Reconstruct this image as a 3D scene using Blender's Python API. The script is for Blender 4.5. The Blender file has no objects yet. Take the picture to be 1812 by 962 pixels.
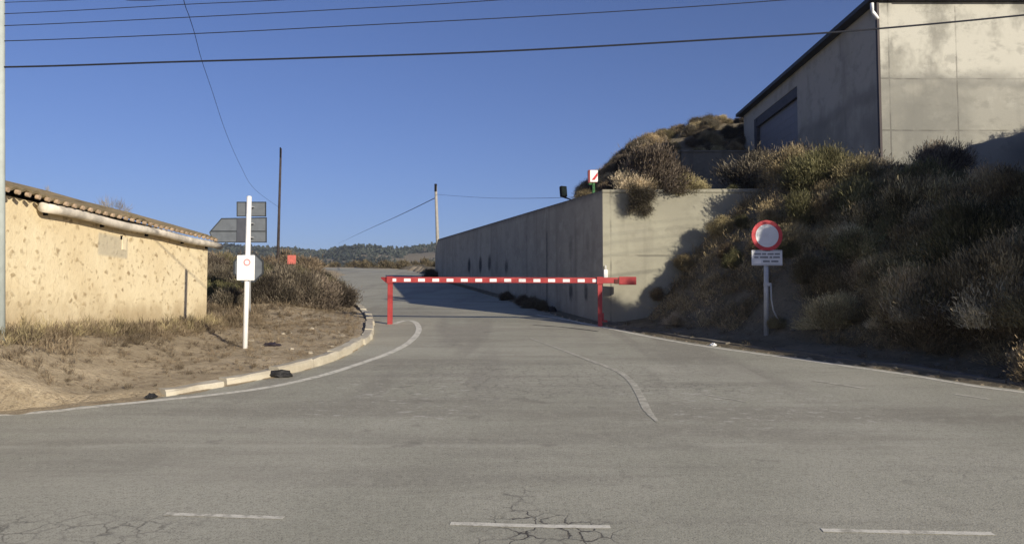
import bpy, bmesh, math, random
import numpy as np
from mathutils import Vector, Matrix
R = math.radians
random.seed(7); RNG = np.random.default_rng(11)
scene = bpy.context.scene
COL = scene.collection

# ------------------------------------------------------------------ camera
EYE = 1.8; F = 1350.0; PITCH = 3.0
cam_d = bpy.data.cameras.new('camera'); cam = bpy.data.objects.new('camera', cam_d); COL.objects.link(cam)
cam.location = (0, 0, EYE); cam.rotation_euler = (R(90 + PITCH), 0, 0)
cam_d.sensor_width = 36; cam_d.lens = F / 1812 * 36; cam_d.clip_start = .05; cam_d.clip_end = 6000
scene.camera = cam

# ------------------------------------------------------------------ light
SUN_AZ = (.61, -.79)          # horizontal direction towards the sun
SUN_EL = 16.0
w = bpy.data.worlds.new('World'); scene.world = w; w.use_nodes = True
nt = w.node_tree; bg = nt.nodes['Background']
sky = nt.nodes.new('ShaderNodeTexSky'); sky.sky_type = 'NISHITA'; sky.sun_disc = False
sky.sun_elevation = R(SUN_EL); sky.sun_rotation = math.atan2(SUN_AZ[0], SUN_AZ[1])
sky.altitude = 300; sky.air_density = 1.0; sky.dust_density = .6; sky.ozone_density = 3.0
tint = nt.nodes.new('ShaderNodeMix'); tint.data_type = 'RGBA'; tint.blend_type = 'MULTIPLY'; tint.inputs[0].default_value = 1
nt.links.new(sky.outputs[0], tint.inputs[6]); tint.inputs[7].default_value = (.86, .85, 1.20, 1)
nt.links.new(tint.outputs[2], bg.inputs[0]); bg.inputs[1].default_value = .059
sl = bpy.data.lights.new('sun', 'SUN'); sun = bpy.data.objects.new('sun', sl); COL.objects.link(sun)
sl.energy = 4.3; sl.angle = R(.53); sl.color = (1.0, .90, .74)
tosun = Vector((SUN_AZ[0], SUN_AZ[1], math.tan(R(SUN_EL)) * math.hypot(*SUN_AZ))).normalized()
sun.rotation_euler = (-tosun).to_track_quat('-Z', 'Y').to_euler(); sun.location = (20, -30, 20)
scene.view_settings.view_transform = 'Standard'; scene.view_settings.look = 'None'
scene.view_settings.exposure = .58; scene.view_settings.gamma = 1
scene.cycles.max_bounces = 6; scene.cycles.transparent_max_bounces = 8

# ------------------------------------------------------------------ picture measurements -> metres
cp, sp = math.cos(R(PITCH)), math.sin(R(PITCH))
SL = .079                                                    # slope of the road plane
def ray(px, py):
    u = (px - 906) / F; v = (481 - py) / F
    return u, cp - v * sp, sp + v * cp
def gp(px, py, dz=0.0):                                      # point of the road plane
    x, y, z = ray(px, py)
    t = (-EYE + dz) / (z - SL * y)
    return Vector((x * t, y * t, EYE + z * t))
def at(px, py, Y):                                           # point at depth Y
    x, y, z = ray(px, py); t = Y / y
    return Vector((x * t, Y, EYE + z * t))
def plane(y): return SL * np.clip(y, -14, 92)

# ------------------------------------------------------------------ helpers
class MB:
    def __init__(s): s.v = []; s.f = []
    def add(s, vs, fs):
        o = len(s.v); s.v += [tuple(p) for p in vs]; s.f += [tuple(i + o for i in f) for f in fs]; return s
    def box(s, lo, hi, M=None):
        (a, b, c), (d, e, f) = lo, hi
        vs = [(a,b,c),(d,b,c),(d,e,c),(a,e,c),(a,b,f),(d,b,f),(d,e,f),(a,e,f)]
        if M is not None: vs = [M @ Vector(p) for p in vs]
        return s.add(vs, [(0,3,2,1),(4,5,6,7),(0,1,5,4),(1,2,6,5),(2,3,7,6),(3,0,4,7)])
    def prism(s, poly, axis, a, b, M=None):                  # polygon (p, q) swept along an axis
        n = len(poly)
        def P(p, q, t): return {'x': (t, p, q), 'y': (p, t, q), 'z': (p, q, t)}[axis]
        vs = [P(p, q, a) for p, q in poly] + [P(p, q, b) for p, q in poly]
        if M is not None: vs = [M @ Vector(p) for p in vs]
        fs = [tuple(range(n))[::-1], tuple(range(n, 2 * n))] + [(i, (i+1) % n, (i+1) % n + n, i + n) for i in range(n)]
        return s.add(vs, fs)
    def tube(s, pts, r, n=10, cap=True):
        pts = [Vector(p) for p in pts]; m = len(pts)
        rr = r if isinstance(r, (list, tuple)) else [r] * m
        vs = []; up0 = Vector((0, 0, 1))
        for i, p in enumerate(pts):
            t = (pts[min(i+1, m-1)] - pts[max(i-1, 0)]).normalized()
            up = up0 if abs(t.z) < .95 else Vector((0, 1, 0))
            a = t.cross(up).normalized(); b = a.cross(t)
            for k in range(n):
                th = 2 * math.pi * k / n; vs.append(p + (a * math.cos(th) + b * math.sin(th)) * rr[i])
        fs = [(i*n+k, i*n+(k+1) % n, (i+1)*n+(k+1) % n, (i+1)*n+k) for i in range(m-1) for k in range(n)]
        if cap: fs += [tuple(range(n))[::-1], tuple(range((m-1)*n, m*n))]
        return s.add(vs, fs)
def tag(o, label=None, cat=None, group=None, kind=None):
    for k, v in (('label', label), ('category', cat), ('group', group), ('kind', kind)):
        if v: o[k] = v
    return o
def mesh_obj(name, mesh, m, parent=None):
    o = bpy.data.objects.new(name, mesh); COL.objects.link(o)
    if m is not None and not mesh.materials: mesh.materials.append(m)
    if parent is not None: o.parent = parent
    return o
def obj(name, mb, m, parent=None, bevel=0, smooth=False):
    off = Vector((0, 0, 0)); p = parent
    while p is not None: off += p.location; p = p.parent
    me = bpy.data.meshes.new(name)
    me.from_pydata([tuple(Vector(v) - off) for v in mb.v], [], mb.f); me.update()
    bm = bmesh.new(); bm.from_mesh(me); bmesh.ops.recalc_face_normals(bm, faces=bm.faces)
    if bevel:
        bmesh.ops.bevel(bm, geom=[e for e in bm.edges if len(e.link_faces) == 2 and e.calc_face_angle(0) > .5], offset=bevel, segments=2, affect='EDGES')
    bm.to_mesh(me); bm.free()
    if smooth:
        for f in me.polygons: f.use_smooth = True
    return mesh_obj(name, me, m, parent)
def thing(name, loc, label, cat, group=None):
    o = bpy.data.objects.new(name, None); COL.objects.link(o); o.location = loc; o.empty_display_size = .2
    return tag(o, label, cat, group)
def np_mesh(name, V, loops, sizes, col=None):
    me = bpy.data.meshes.new(name)
    V = np.asarray(V, np.float32); loops = np.asarray(loops, np.int32).ravel(); sizes = np.asarray(sizes, np.int32)
    me.vertices.add(len(V)); me.vertices.foreach_set('co', V.ravel())
    me.loops.add(len(loops)); me.loops.foreach_set('vertex_index', loops)
    me.polygons.add(len(sizes)); st = np.concatenate([[0], np.cumsum(sizes)[:-1]]).astype(np.int32)
    me.polygons.foreach_set('loop_start', st); me.polygons.foreach_set('loop_total', sizes)
    if col is not None:
        a = me.attributes.new('mask', 'FLOAT', 'POINT'); a.data.foreach_set('value', np.asarray(col, np.float32))
    me.update(calc_edges=True); me.validate(); return me

# ------------------------------------------------------------------ materials
class NT:
    def __init__(s, name, rough=.9, spec=.25):
        s.m = bpy.data.materials.new(name); s.m.use_nodes = True; s.t = s.m.node_tree; s.b = s.t.nodes['Principled BSDF']
        s.b.inputs['Roughness'].default_value = rough; s.b.inputs['Specular IOR Level'].default_value = spec
        s.co = s.t.nodes.new('ShaderNodeNewGeometry').outputs['Position']
    def n(s, typ, **k):
        x = s.t.nodes.new(typ)
        for a, b in k.items(): setattr(x, a, b)
        return x
    def link(s, a, b): s.t.links.new(a, b)
    def put(s, sock, v):
        if hasattr(v, 'is_output'): s.link(v, sock)
        elif isinstance(v, (tuple, list)): sock.default_value = (*v, 1) if len(v) == 3 and len(sock.default_value) == 4 else v
        else: sock.default_value = v
    def map(s, scale=(1,1,1), loc=(0,0,0), src=None):
        x = s.n('ShaderNodeMapping'); s.link(src or s.co, x.inputs[0]); x.inputs['Scale'].default_value = scale; x.inputs['Location'].default_value = loc
        return x.outputs[0]
    def noise(s, scale, detail=4, rough=.55, vec=None, dist=0):
        x = s.n('ShaderNodeTexNoise'); s.link(vec or s.co, x.inputs['Vector']); x.inputs['Scale'].default_value = scale
        x.inputs['Detail'].default_value = detail; x.inputs['Roughness'].default_value = rough; x.inputs['Distortion'].default_value = dist
        return x.outputs['Fac']
    def voro(s, scale, feature='F1', vec=None, out='Distance', rand=1):
        x = s.n('ShaderNodeTexVoronoi', feature=feature); s.link(vec or s.co, x.inputs['Vector']); x.inputs['Scale'].default_value = scale
        x.inputs['Randomness'].default_value = rand
        return x.outputs[out]
    def ramp(s, v, a, b, lo=0., hi=1., smooth=True):
        x = s.n('ShaderNodeMapRange', interpolation_type='SMOOTHSTEP' if smooth else 'LINEAR'); s.put(x.inputs[0], v)
        for i, q in enumerate((a, b, lo, hi)): s.put(x.inputs[1 + i], q)
        return x.outputs[0]
    def math(s, op, a, b=0., c=0.):
        x = s.n('ShaderNodeMath', operation=op); s.put(x.inputs[0], a); s.put(x.inputs[1], b); s.put(x.inputs[2], c); return x.outputs[0]
    def mul(s, a, b): return s.math('MULTIPLY', a, b)
    def mix(s, f, a, b, mode='MIX'):
        x = s.n('ShaderNodeMix', data_type='RGBA', blend_type=mode); s.put(x.inputs[0], f); s.put(x.inputs[6], a); s.put(x.inputs[7], b); return x.outputs[2]
    def attr(s, name): return s.n('ShaderNodeAttribute', attribute_name=name).outputs['Fac']
    def xyz(s):
        x = s.n('ShaderNodeSeparateXYZ'); s.link(s.co, x.inputs[0]); return x.outputs
    def bump(s, h, strength=.3, dist=.02):
        x = s.n('ShaderNodeBump'); s.put(x.inputs['Height'], h); x.inputs['Strength'].default_value = strength; x.inputs['Distance'].default_value = dist
        s.link(x.outputs[0], s.b.inputs['Normal'])
    def col(s, c): s.put(s.b.inputs['Base Color'], c); return s.m
    def rect(s, X, Y, x0, x1, y0, y1, soft=.3):              # soft-edged region of the ground, in metres
        a = s.mul(s.ramp(X, x0 - soft, x0 + soft), s.ramp(X, x1 + soft, x1 - soft))
        return s.mul(a, s.mul(s.ramp(Y, y0 - soft, y0 + soft), s.ramp(Y, y1 + soft, y1 - soft)))

def plain(name, c, rough=.6, var=.15, spec=.3, scale=6., metal=0):
    t = NT(name, rough, spec); t.b.inputs['Metallic'].default_value = metal
    n = t.noise(scale, 5, .6)
    t.bump(t.noise(60, 2), .05, .003)
    return t.col(t.mix(t.ramp(n, .3, .7), tuple(q * (1 - var) for q in c), tuple(min(1, q * (1 + var)) for q in c)))

def asphalt_nodes(t):
    X, Y, Z = t.xyz()
    fine = t.noise(95, 3, .7); agg = t.voro(70); mid = t.noise(5, 5, .6); big = t.noise(.45, 4, .55)
    streak = t.noise(1.0, 4, .6, t.map((.25, 1.6, 1)))
    c = t.mix(t.ramp(big, .3, .7), (.365, .355, .278), (.445, .43, .342))
    band = t.noise(1.0, 5, .65, t.map((.12, .75, 1), (3, 7, 0), None))
    c = t.mix(t.mul(t.ramp(band, .50, .64), .52), c, (.25, .232, .185))
    lane = t.noise(1.0, 3, .5, t.map((1.05, .10, 1), (11, 2, 0)), .4)
    c = t.mix(t.mul(t.mul(t.ramp(lane, .50, .66), t.ramp(Y, 7.5, 11)), .58), c, (.26, .242, .198))
    c = t.mix(t.mul(t.ramp(streak, .48, .7), .55), c, (.29, .275, .222))
    c = t.mix(t.mul(t.ramp(mid, .45, .75), .30), c, (.48, .455, .365))
    # coarse stone chips show along the main carriageway
    chip = t.mul(t.ramp(agg, .30, .12), t.ramp(t.noise(2.2, 3), .35, .65))
    near = t.ramp(Y, 8.2, 6.4)
    c = t.mix(t.mul(chip, t.ramp(Y, 30, 6, .12, .55)), c, (.60, .575, .46))
    mott = t.noise(24, 4, .75)
    c = t.mix(t.mul(t.ramp(mott, .50, .66), .38), c, (.22, .207, .165))
    c = t.mix(t.mul(t.ramp(mott, .46, .34), .30), c, (.56, .535, .43))
    c = t.mix(t.mul(t.ramp(fine, .50, .66), .85), c, (.16, .15, .125))
    # seam between the two layers of asphalt
    seam = t.math('ABSOLUTE', t.math('SUBTRACT', t.math('ADD', Y, t.mul(t.math('SUBTRACT', t.noise(1.1, 4), .5), .22)), 7.14))
    c = t.mix(t.mul(t.mul(t.ramp(seam, .10, .02), .26), t.ramp(t.noise(.9, 3), .34, .58)), c, (.53, .505, .41))
    # alligator cracks
    wv = t.n('ShaderNodeVectorMath', operation='ADD'); t.link(t.co, wv.inputs[0])
    nz = t.n('ShaderNodeTexNoise'); t.link(t.co, nz.inputs['Vector']); nz.inputs['Scale'].default_value = 4.5; nz.inputs['Detail'].default_value = 4
    sc = t.n('ShaderNodeVectorMath', operation='SCALE'); t.link(nz.outputs['Color'], sc.inputs[0]); sc.inputs['Scale'].default_value = .24
    t.link(sc.outputs[0], wv.inputs[1])
    e = t.voro(5.6, 'DISTANCE_TO_EDGE', wv.outputs[0])
    crack = t.mul(t.ramp(e, .048, .012), t.ramp(t.noise(3.2, 3), .36, .54))
    reg = t.rect(X, Y, -.15, .62, 4.2, 5.25, .22)
    stem = t.mul(t.rect(X, Y, -.04, .16, 5.1, 5.85, .06), .9)
    reg = t.math('MAXIMUM', reg, stem)
    reg = t.math('MAXIMUM', reg, t.mul(t.rect(X, Y, -3.9, -2.2, 4.4, 5.3, .25), .5))
    reg = t.math('MAXIMUM', reg, t.mul(t.rect(X, Y, 3.1, 5.0, 5.9, 6.6, .3), .18))
    reg = t.math('MAXIMUM', reg, t.mul(t.rect(X, Y, -1.6, 3.2, 9.4, 12.5, .6), .30))
    c = t.mix(t.mul(crack, t.mul(reg, .92)), c, (.035, .03, .025))
    c = t.mix(t.mul(t.ramp(e, .12, .03), t.mul(reg, .30)), c, (.14, .13, .12))
    # scuffed pale flecks where turning traffic polished the stone
    fl = t.ramp(t.noise(7, 5, .75, t.map((.7, 1.3, 1))), .565, .66)
    flr = t.math('MAXIMUM', t.rect(X, Y, -2.4, -.3, 8.0, 11.2, .6), t.mul(t.rect(X, Y, 1.4, 4.2, 7.8, 10.5, .6), .8))
    c = t.mix(t.mul(t.mul(fl, flr), .85), c, (.55, .52, .45))
    # oily dark patch on the right, paler dust on the left
    c = t.mix(t.mul(t.mul(t.rect(X, Y, 4.3, 6.6, 7.9, 8.8, .5), t.ramp(mid, .35, .6)), .45), c, (.20, .18, .145))
    c = t.mix(t.mul(t.mul(t.rect(X, Y, -6, -1.6, 5.4, 8.0, .8), t.ramp(streak, .4, .6)), .20), c, (.46, .435, .35))
    c = t.mix(t.mul(t.rect(X, Y, -3.4, -2.0, 14.6, 21.5, .5), .35), c, (.46, .42, .31))
    oil = t.mul(t.ramp(t.noise(1.9, 4, .6, t.map((1, 1, 1), (5, 3, 0))), .63, .72), t.ramp(Y, 4, 7))
    c = t.mix(t.mul(oil, .35), c, (.15, .138, .115))
    for (x0, x1, ya, yb, k_) in ((-3.4, -2.1, 16.2, 18.9, .16), (2.1, 3.6, 10.6, 12.2, -.14), (-5.4, -3.0, 6.3, 7.0, .12)):
        c = t.mix(t.mul(t.rect(X, Y, x0, x1, ya, yb, .03), abs(k_)), c, (.16, .15, .125) if k_ > 0 else (.6, .57, .47))
    h = t.math('ADD', t.mul(fine, .5), t.mul(t.math('SUBTRACT', 1, agg), .5))
    h = t.math('SUBTRACT', h, t.mul(t.mul(crack, reg), 1.4))
    t.bump(h, .35, .006)
    return c
def make_asphalt():
    t = NT('asphalt', .92, .2); return t.col(asphalt_nodes(t))
def make_paint(name, keep=.5, c=(.72, .69, .58)):
    t = NT(name, .8, .25)
    wear = t.ramp(t.noise(9, 6, .72), keep - .10, keep + .10)
    wear2 = t.ramp(t.noise(55, 3, .7), .35, .55)
    t.bump(t.noise(95, 3, .7), .3, .005)
    return t.col(t.mix(t.mul(wear, t.ramp(wear2, 0, 1, .72, 1)), (.37, .35, .28), c))

def make_dirt(name, slope=False):
    t = NT(name, .95, .1)
    a = t.noise(.8, 6, .6); b = t.noise(4.5, 6, .65); c_ = t.noise(26, 5, .7); pebb = t.voro(17); fine = t.noise(90, 3, .7)
    if slope:
        c = t.mix(t.ramp(a, .3, .7), (.15, .128, .085), (.26, .22, .15))
        c = t.mix(t.mul(t.ramp(b, .5, .7), .5), c, (.32, .28, .20))
        c = t.mix(t.mul(t.ramp(pebb, .26, .1), .45), c, (.23, .205, .165))
    else:
        c = t.mix(t.ramp(a, .3, .7), (.40, .325, .215), (.53, .435, .295))
        c = t.mix(t.mul(t.ramp(b, .45, .7), .6), c, (.25, .195, .125))
        c = t.mix(t.mul(t.ramp(pebb, .24, .1), .35), c, (.55, .48, .37))
    c = t.mix(t.mul(t.ramp(c_, .5, .7), .5), c, (.10, .085, .06) if slope else (.22, .165, .105))
    c = t.mix(t.mul(t.ramp(fine, .5, .68), .4), c, (.06, .05, .035) if slope else (.13, .10, .06))
    tuf = t.noise(11, 6, .75)
    c = t.mix(t.mul(t.ramp(tuf, .54, .66), .55), c, (.09, .08, .06) if slope else (.20, .155, .10))
    c = t.mix(t.mul(t.ramp(tuf, .44, .34), .4), c, (.30, .26, .19) if slope else (.62, .53, .37))
    t.bump(t.math('ADD', t.mul(b, 1.2), t.math('ADD', t.mul(c_, .6), t.mul(fine, .25))), .9, .06)
    return t.col(c)

def make_concrete(name, base=(.36, .345, .295), dark=(.20, .195, .175), light=(.50, .48, .41), joints=None, mask_dark=True, tier=None, vstreak=1.0, axis='x'):
    t = NT(name, .9, .2); X, Y, Z = t.xyz()
    U = X if axis == 'x' else Y
    big = t.noise(.55, 5, .6); mid = t.noise(2.2, 6, .65); fine = t.noise(38, 4, .7)
    vs = t.noise(1.0, 5, .6, t.map((1.9, 1.9, .22))); hs = t.noise(1.0, 4, .6, t.map((.35, .35, 3.0)))
    c = t.mix(t.ramp(big, .35, .65), base, tuple(.5 * (p + q) for p, q in zip(base, dark)))
    c = t.mix(t.mul(t.ramp(mid, .48, .72), .65), c, light)
    c = t.mix(t.mul(t.ramp(vs, .52, .72), .55 * vstreak), c, dark)
    c = t.mix(t.mul(t.ramp(hs, .55, .75), .30), c, dark)
    if tier is not None:                                     # the upper lift of concrete is paler than the lower one
        z0, up, lo = tier
        edge = t.math('ADD', Z, t.mul(t.math('SUBTRACT', t.noise(.9, 3), .5), 1.1))
        c = t.mix(t.mul(t.ramp(edge, z0 - .12, z0 + .25), t.ramp(t.noise(.75, 4, .6, t.map((1, 1, .7), (3, 1, 4))), .36, .52)), c, up)
        band = t.mul(t.ramp(edge, z0 + .5, z0 + .05), t.ramp(edge, z0 - .35, z0 - .05))
        c = t.mix(t.mul(band, .5), c, lo)
        c = t.mix(t.mul(t.mul(t.ramp(Z, z0 + .2, z0 - .2), t.ramp(big, .35, .6)), .6), c, lo)
    blot = t.noise(1.5, 6, .7, t.map((1, 1, 1.5), (7, 2, 5)))
    c = t.mix(t.mul(t.ramp(blot, .50, .64), .36), c, dark)
    c = t.mix(t.mul(t.ramp(fine, .5, .75), .3), c, dark)
    if joints:
        us, zs = joints; acc = None
        for coord, vals in ((U, us), (Z, zs)):
            for q in vals:
                d = t.math('ABSOLUTE', t.math('SUBTRACT', t.math('ADD', coord, t.mul(t.math('SUBTRACT', t.noise(3, 2), .5), .02)), q))
                l = t.ramp(d, .035, .012)
                acc = l if acc is None else t.math('MAXIMUM', acc, l)
        acc = t.mul(acc, t.ramp(t.noise(1.7, 3), .35, .6, .15, .85))
        c = t.mix(t.mul(acc, .62), c, (.085, .08, .07))
        t.bump(t.math('SUBTRACT', t.math('ADD', t.mul(mid, .3), t.mul(fine, .25)), acc), .35, .02)
    else:
        t.bump(t.math('ADD', t.mul(mid, .3), t.mul(fine, .25)), .35, .02)
    if mask_dark:
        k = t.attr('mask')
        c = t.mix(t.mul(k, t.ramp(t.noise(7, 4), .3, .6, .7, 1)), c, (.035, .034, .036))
    return t.col(c)

def make_foliage(name, a, b, c3, tr=.12, vs_=1.3):
    t = NT(name, .85, .12)
    g = t.n('ShaderNodeNewGeometry'); rnd = g.outputs['Random Per Island']
    oi = t.n('ShaderNodeObjectInfo'); orr = oi.outputs['Random']
    cr = t.n('ShaderNodeValToRGB'); t.link(rnd, cr.inputs[0])
    e = cr.color_ramp.elements; e[0].color = (*a, 1); e[1].color = (*b, 1); e[1].position = .55
    x = cr.color_ramp.elements.new(.95); x.color = (*c3, 1)
    hv = t.n('ShaderNodeHueSaturation'); t.link(cr.outputs[0], hv.inputs['Color'])
    t.link(t.mul(t.ramp(orr, 0, 1, .55, 1.35, False), t.ramp(t.noise(vs_, 3, .6), .32, .68, .50, 1.45)), hv.inputs['Value']); t.link(t.ramp(t.math('FRACT', t.mul(orr, 7.3)), 0, 1, .485, .515, False), hv.inputs['Hue'])
    t.put(t.b.inputs['Base Color'], hv.outputs[0])
    if tr:
        tl = t.n('ShaderNodeBsdfTranslucent'); t.link(hv.outputs[0], tl.inputs['Color'])
        mx = t.n('ShaderNodeMixShader'); mx.inputs[0].default_value = tr
        out = t.t.nodes['Material Output']
        t.link(t.b.outputs[0], mx.inputs[1]); t.link(tl.outputs[0], mx.inputs[2]); t.link(mx.outputs[0], out.inputs[0])
    return t.m

M = {}
M['asphalt'] = make_asphalt()
M['paint'] = make_paint('worn_white_paint', .43)
M['paint_faded'] = make_paint('faded_white_paint', .50, (.55, .525, .43))
M['dirt'] = make_dirt('dry_dirt'); M['slope'] = make_dirt('slope_soil', True)
M['kerb'] = make_concrete('kerb_concrete', (.52, .48, .38), (.30, .26, .19), (.66, .62, .50), None, False)
M['kerb_dark'] = make_concrete('old_kerb_concrete', (.17, .155, .125), (.09, .08, .065), (.24, .22, .18), None, False)
M['wall_side'] = make_concrete('retaining_concrete', (.42, .375, .295), (.24, .215, .17), (.50, .45, .355), None, True, None, 1.0)
M['wall_front'] = make_concrete('wing_wall_concrete', (.345, .335, .26), (.20, .19, .15), (.42, .41, .325), ((2.46,), (3.2,)), False, (4.55, (.25, .235, .185), (.27, .26, .205)), 1.25)
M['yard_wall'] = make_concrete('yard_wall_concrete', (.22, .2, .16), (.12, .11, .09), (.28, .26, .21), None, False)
M['house_side'] = make_concrete('building_side_concrete', (.40, .37, .305), (.25, .235, .20), (.48, .44, .36), None, False, (9.0, (.44, .41, .345), (.22, .21, .18)), 1.2, 'y')
M['house_front'] = make_concrete('building_front_concrete', (.31, .303, .26), (.17, .168, .147), (.42, .413, .355), ((12.02, 14.2, 16.45, 18.7), (9.22, 7.55)), False, (9.2, (.48, .47, .405), (.18, .18, .16)), .8)
M['red'] = plain('barrier_red_paint', (.42, .042, .045), .5, .12, .4)
def make_red():
    t = NT('barrier_red_paint', .55, .35)
    a = t.noise(3, 5, .6); ch = t.noise(30, 5, .75); st = t.noise(1, 5, .6, t.map((14, 14, 1.5)))
    c = t.mix(t.ramp(a, .3, .7), (.32, .04, .042), (.41, .062, .06))
    c = t.mix(t.mul(t.ramp(st, .55, .75), .5), c, (.27, .03, .028))
    c = t.mix(t.mul(t.ramp(ch, .64, .70), .8), c, (.20, .10, .07))
    t.bump(ch, .15, .003); return t.col(c)
M['red'] = make_red()
M['white'] = plain('white_plastic_coat', (.80, .80, .78), .45, .05, .4)
M['signface'] = plain('sign_face_grey_white', (.66, .67, .68), .5, .06, .4)
M['signred'] = plain('sign_red', (.50, .03, .04), .45, .1, .4)
M['galv'] = plain('galvanised_steel', (.42, .43, .43), .5, .12, .5, 9, .35)
M['signback'] = plain('sign_back_grey', (.13, .145, .16), .6, .10, .3)
M['signframe'] = plain('sign_edge_dark', (.035, .04, .045), .6, .1, .3)
M['black'] = plain('black_coat', (.006, .006, .007), .8, .2, .1)
M['grey_text'] = plain('grey_print', (.22, .23, .25), .7, .1, .2)
M['greenpaint'] = plain('green_paint', (.04, .14, .045), .6, .2, .3)
M['brown_strip'] = plain('brown_metal_strip', (.035, .024, .024), .6, .15, .3)
M['frame'] = plain('door_reveal', (.07, .07, .08), .7, .15, .2)
M['fascia'] = plain('dark_roof_edge', (.025, .025, .028), .6, .2, .3)
M['door'] = plain('blue_grey_shutter', (.19, .19, .205), .6, .05, .3)
M['wood'] = plain('weathered_pole_wood', (.055, .045, .042), .9, .25, .1)
M['concpole'] = plain('pole_concrete', (.34, .32, .28), .9, .12, .15)
M['postgrey'] = plain('grey_green_post', (.36, .40, .38), .6, .08, .3)
M['cable'] = plain('cable_black', (.02, .022, .03), .7, .1, .2)
M['palecable'] = plain('pale_cable', (.45, .45, .42), .7, .1, .2)
M['rubber'] = plain('black_rubbish', (.02, .02, .02), .7, .3, .3, 20)
M['rock'] = plain('pale_rock', (.34, .30, .23), .95, .25, .1, 8)
M['gutter'] = plain('white_gutter', (.60, .55, .46), .7, .28, .3, 4)
M['stem'] = plain('dry_stem', (.10, .078, .055), .9, .2, .1)
M['dry'] = make_foliage('dry_grey_brush', (.18, .145, .080), (.33, .265, .148), (.48, .395, .235), .08)  # dry brush with its tone raised for the shaded bank
M['brush'] = make_foliage('grey_brush_sun_darkened', (.058, .047, .034), (.115, .096, .070), (.195, .168, .125), .06)  # darker copy of the dry brush, toned down for bushes in sun
M['olive'] = make_foliage('olive_brush', (.085, .085, .042), (.155, .145, .07), (.26, .23, .125), .12)
M['pale'] = make_foliage('pale_dead_brush', (.30, .25, .16), (.50, .42, .275), (.66, .57, .39), .08)
M['straw'] = make_foliage('straw_grass', (.13, .10, .062), (.23, .185, .115), (.34, .285, .185), .12)
M['thatch'] = make_foliage('matted_scrub', (.155, .132, .070), (.30, .248, .135), (.48, .395, .225), .10)
M['far_scrub'] = make_foliage('far_brown_scrub', (.12, .095, .058), (.19, .15, .095), (.27, .22, .14), .08)
M['pine'] = make_foliage('far_pine_forest', (.024, .030, .024), (.036, .043, .034), (.055, .058, .048), .05, .03)

def make_plaster():
    t = NT('cream_rubble_render', .92, .15); X, Y, Z = t.xyz()
    n1 = t.noise(1.1, 5, .6); n2 = t.noise(7, 5, .65); fine = t.noise(45, 4, .7)
    c = t.mix(t.ramp(n1, .35, .65), (.72, .60, .38), (.80, .69, .46))
    wv = t.n('ShaderNodeVectorMath', operation='ADD'); t.link(t.map((1, .8, 1.25)), wv.inputs[0])
    nz = t.n('ShaderNodeTexNoise'); t.link(t.co, nz.inputs['Vector']); nz.inputs['Scale'].default_value = 5; nz.inputs['Detail'].default_value = 3
    sc = t.n('ShaderNodeVectorMath', operation='SCALE'); t.link(nz.outputs['Color'], sc.inputs[0]); sc.inputs['Scale'].default_value = .25; t.link(sc.outputs[0], wv.inputs[1])
    st = t.voro(8.0, 'F1', wv.outputs[0]); hue = t.n('ShaderNodeTexVoronoi'); t.link(wv.outputs[0], hue.inputs['Vector']); hue.inputs['Scale'].default_value = 8.0
    rs = t.n('ShaderNodeSeparateColor'); t.link(hue.outputs['Color'], rs.inputs[0])
    pick = t.ramp(rs.outputs[0], .30, .60)
    stone = t.mul(t.ramp(st, .56, .16), pick)
    c = t.mix(t.mul(stone, t.ramp(n2, .35, .6, .45, .95)), c, t.mix(rs.outputs[1], (.30, .22, .12), (.50, .39, .23)))
    c = t.mix(t.mul(t.ramp(n2, .56, .72), .35), c, (.47, .35, .19))
    low = t.mul(t.ramp(t.math('ADD', Z, t.mul(t.math('SUBTRACT', n1, .5), 1.3)), 2.2, 1.6), .8)
    c = t.mix(low, c, (.45, .355, .215))
    c = t.mix(t.mul(t.ramp(fine, .5, .7), .2), c, (.42, .32, .18))
    # square grey cement patch high on the wall
    patch = t.rect(Y, Z, 13.05, 14.05, 2.78, 3.16, .035)
    c = t.mix(t.mul(patch, .75), c, (.46, .42, .32))
    t.bump(t.math('ADD', t.mul(stone, .22), t.math('ADD', t.mul(n2, .6), t.mul(fine, .3))), .6, .035)
    return t.col(c)
M['plaster'] = make_plaster()
def make_tile():
    t = NT('old_clay_tile', .9, .15)
    a = t.noise(2.5, 5, .6); b = t.noise(18, 4, .7)
    c = t.mix(t.ramp(a, .35, .65), (.20, .16, .095), (.28, .215, .13))
    c = t.mix(t.mul(t.ramp(b, .5, .7), .6), c, (.12, .105, .06))
    t.bump(b, .4, .01); return t.col(c)
M['tile'] = make_tile()

# ------------------------------------------------------------------ terrain
def catmull(P, n=8):
    P = [np.array(p, float) for p in P]; out = []
    for i in range(len(P) - 1):
        a = P[max(i-1, 0)]; b = P[i]; c = P[i+1]; d = P[min(i+2, len(P)-1)]
        for k in range(n):
            t = k / n
            out.append(.5 * ((2*b) + (c-a)*t + (2*a-5*b+4*c-d)*t*t + (3*b-a-3*c+d)*t**3))
    out.append(P[-1]); return np.array(out)
def g2(px, py): p = gp(px, py); return (p.x, p.y)
left_kerb = [(-60, 7.0), (-13, 7.5), (-8.5, 7.9), g2(0, 727), g2(150, 714), g2(285, 699), g2(450, 671), g2(540, 651), g2(600, 630), g2(638, 608), g2(655, 588), g2(650, 562), g2(632, 545), g2(605, 530), (-9.5, 40), (-13.2, 58), (-17, 71), (-25, 78), (-60, 84)]
LK = catmull(left_kerb, 6)
def xwall(y): return 2.27 - .22 * (y - 19)
right_edge = [(60, 6.2), (22, 6.3), (13.5, 6.7), (9.3, 7.9), g2(1812, 690), g2(1600, 659), g2(1400, 631), g2(1200, 602), g2(1062, 575), (1.55, 20.2), (xwall(26) - .45, 26), (xwall(40) - .5, 40), (xwall(54) - .6, 54), (-9.2, 73), (-14, 80.5), (-24, 87), (-60, 92)]
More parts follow.
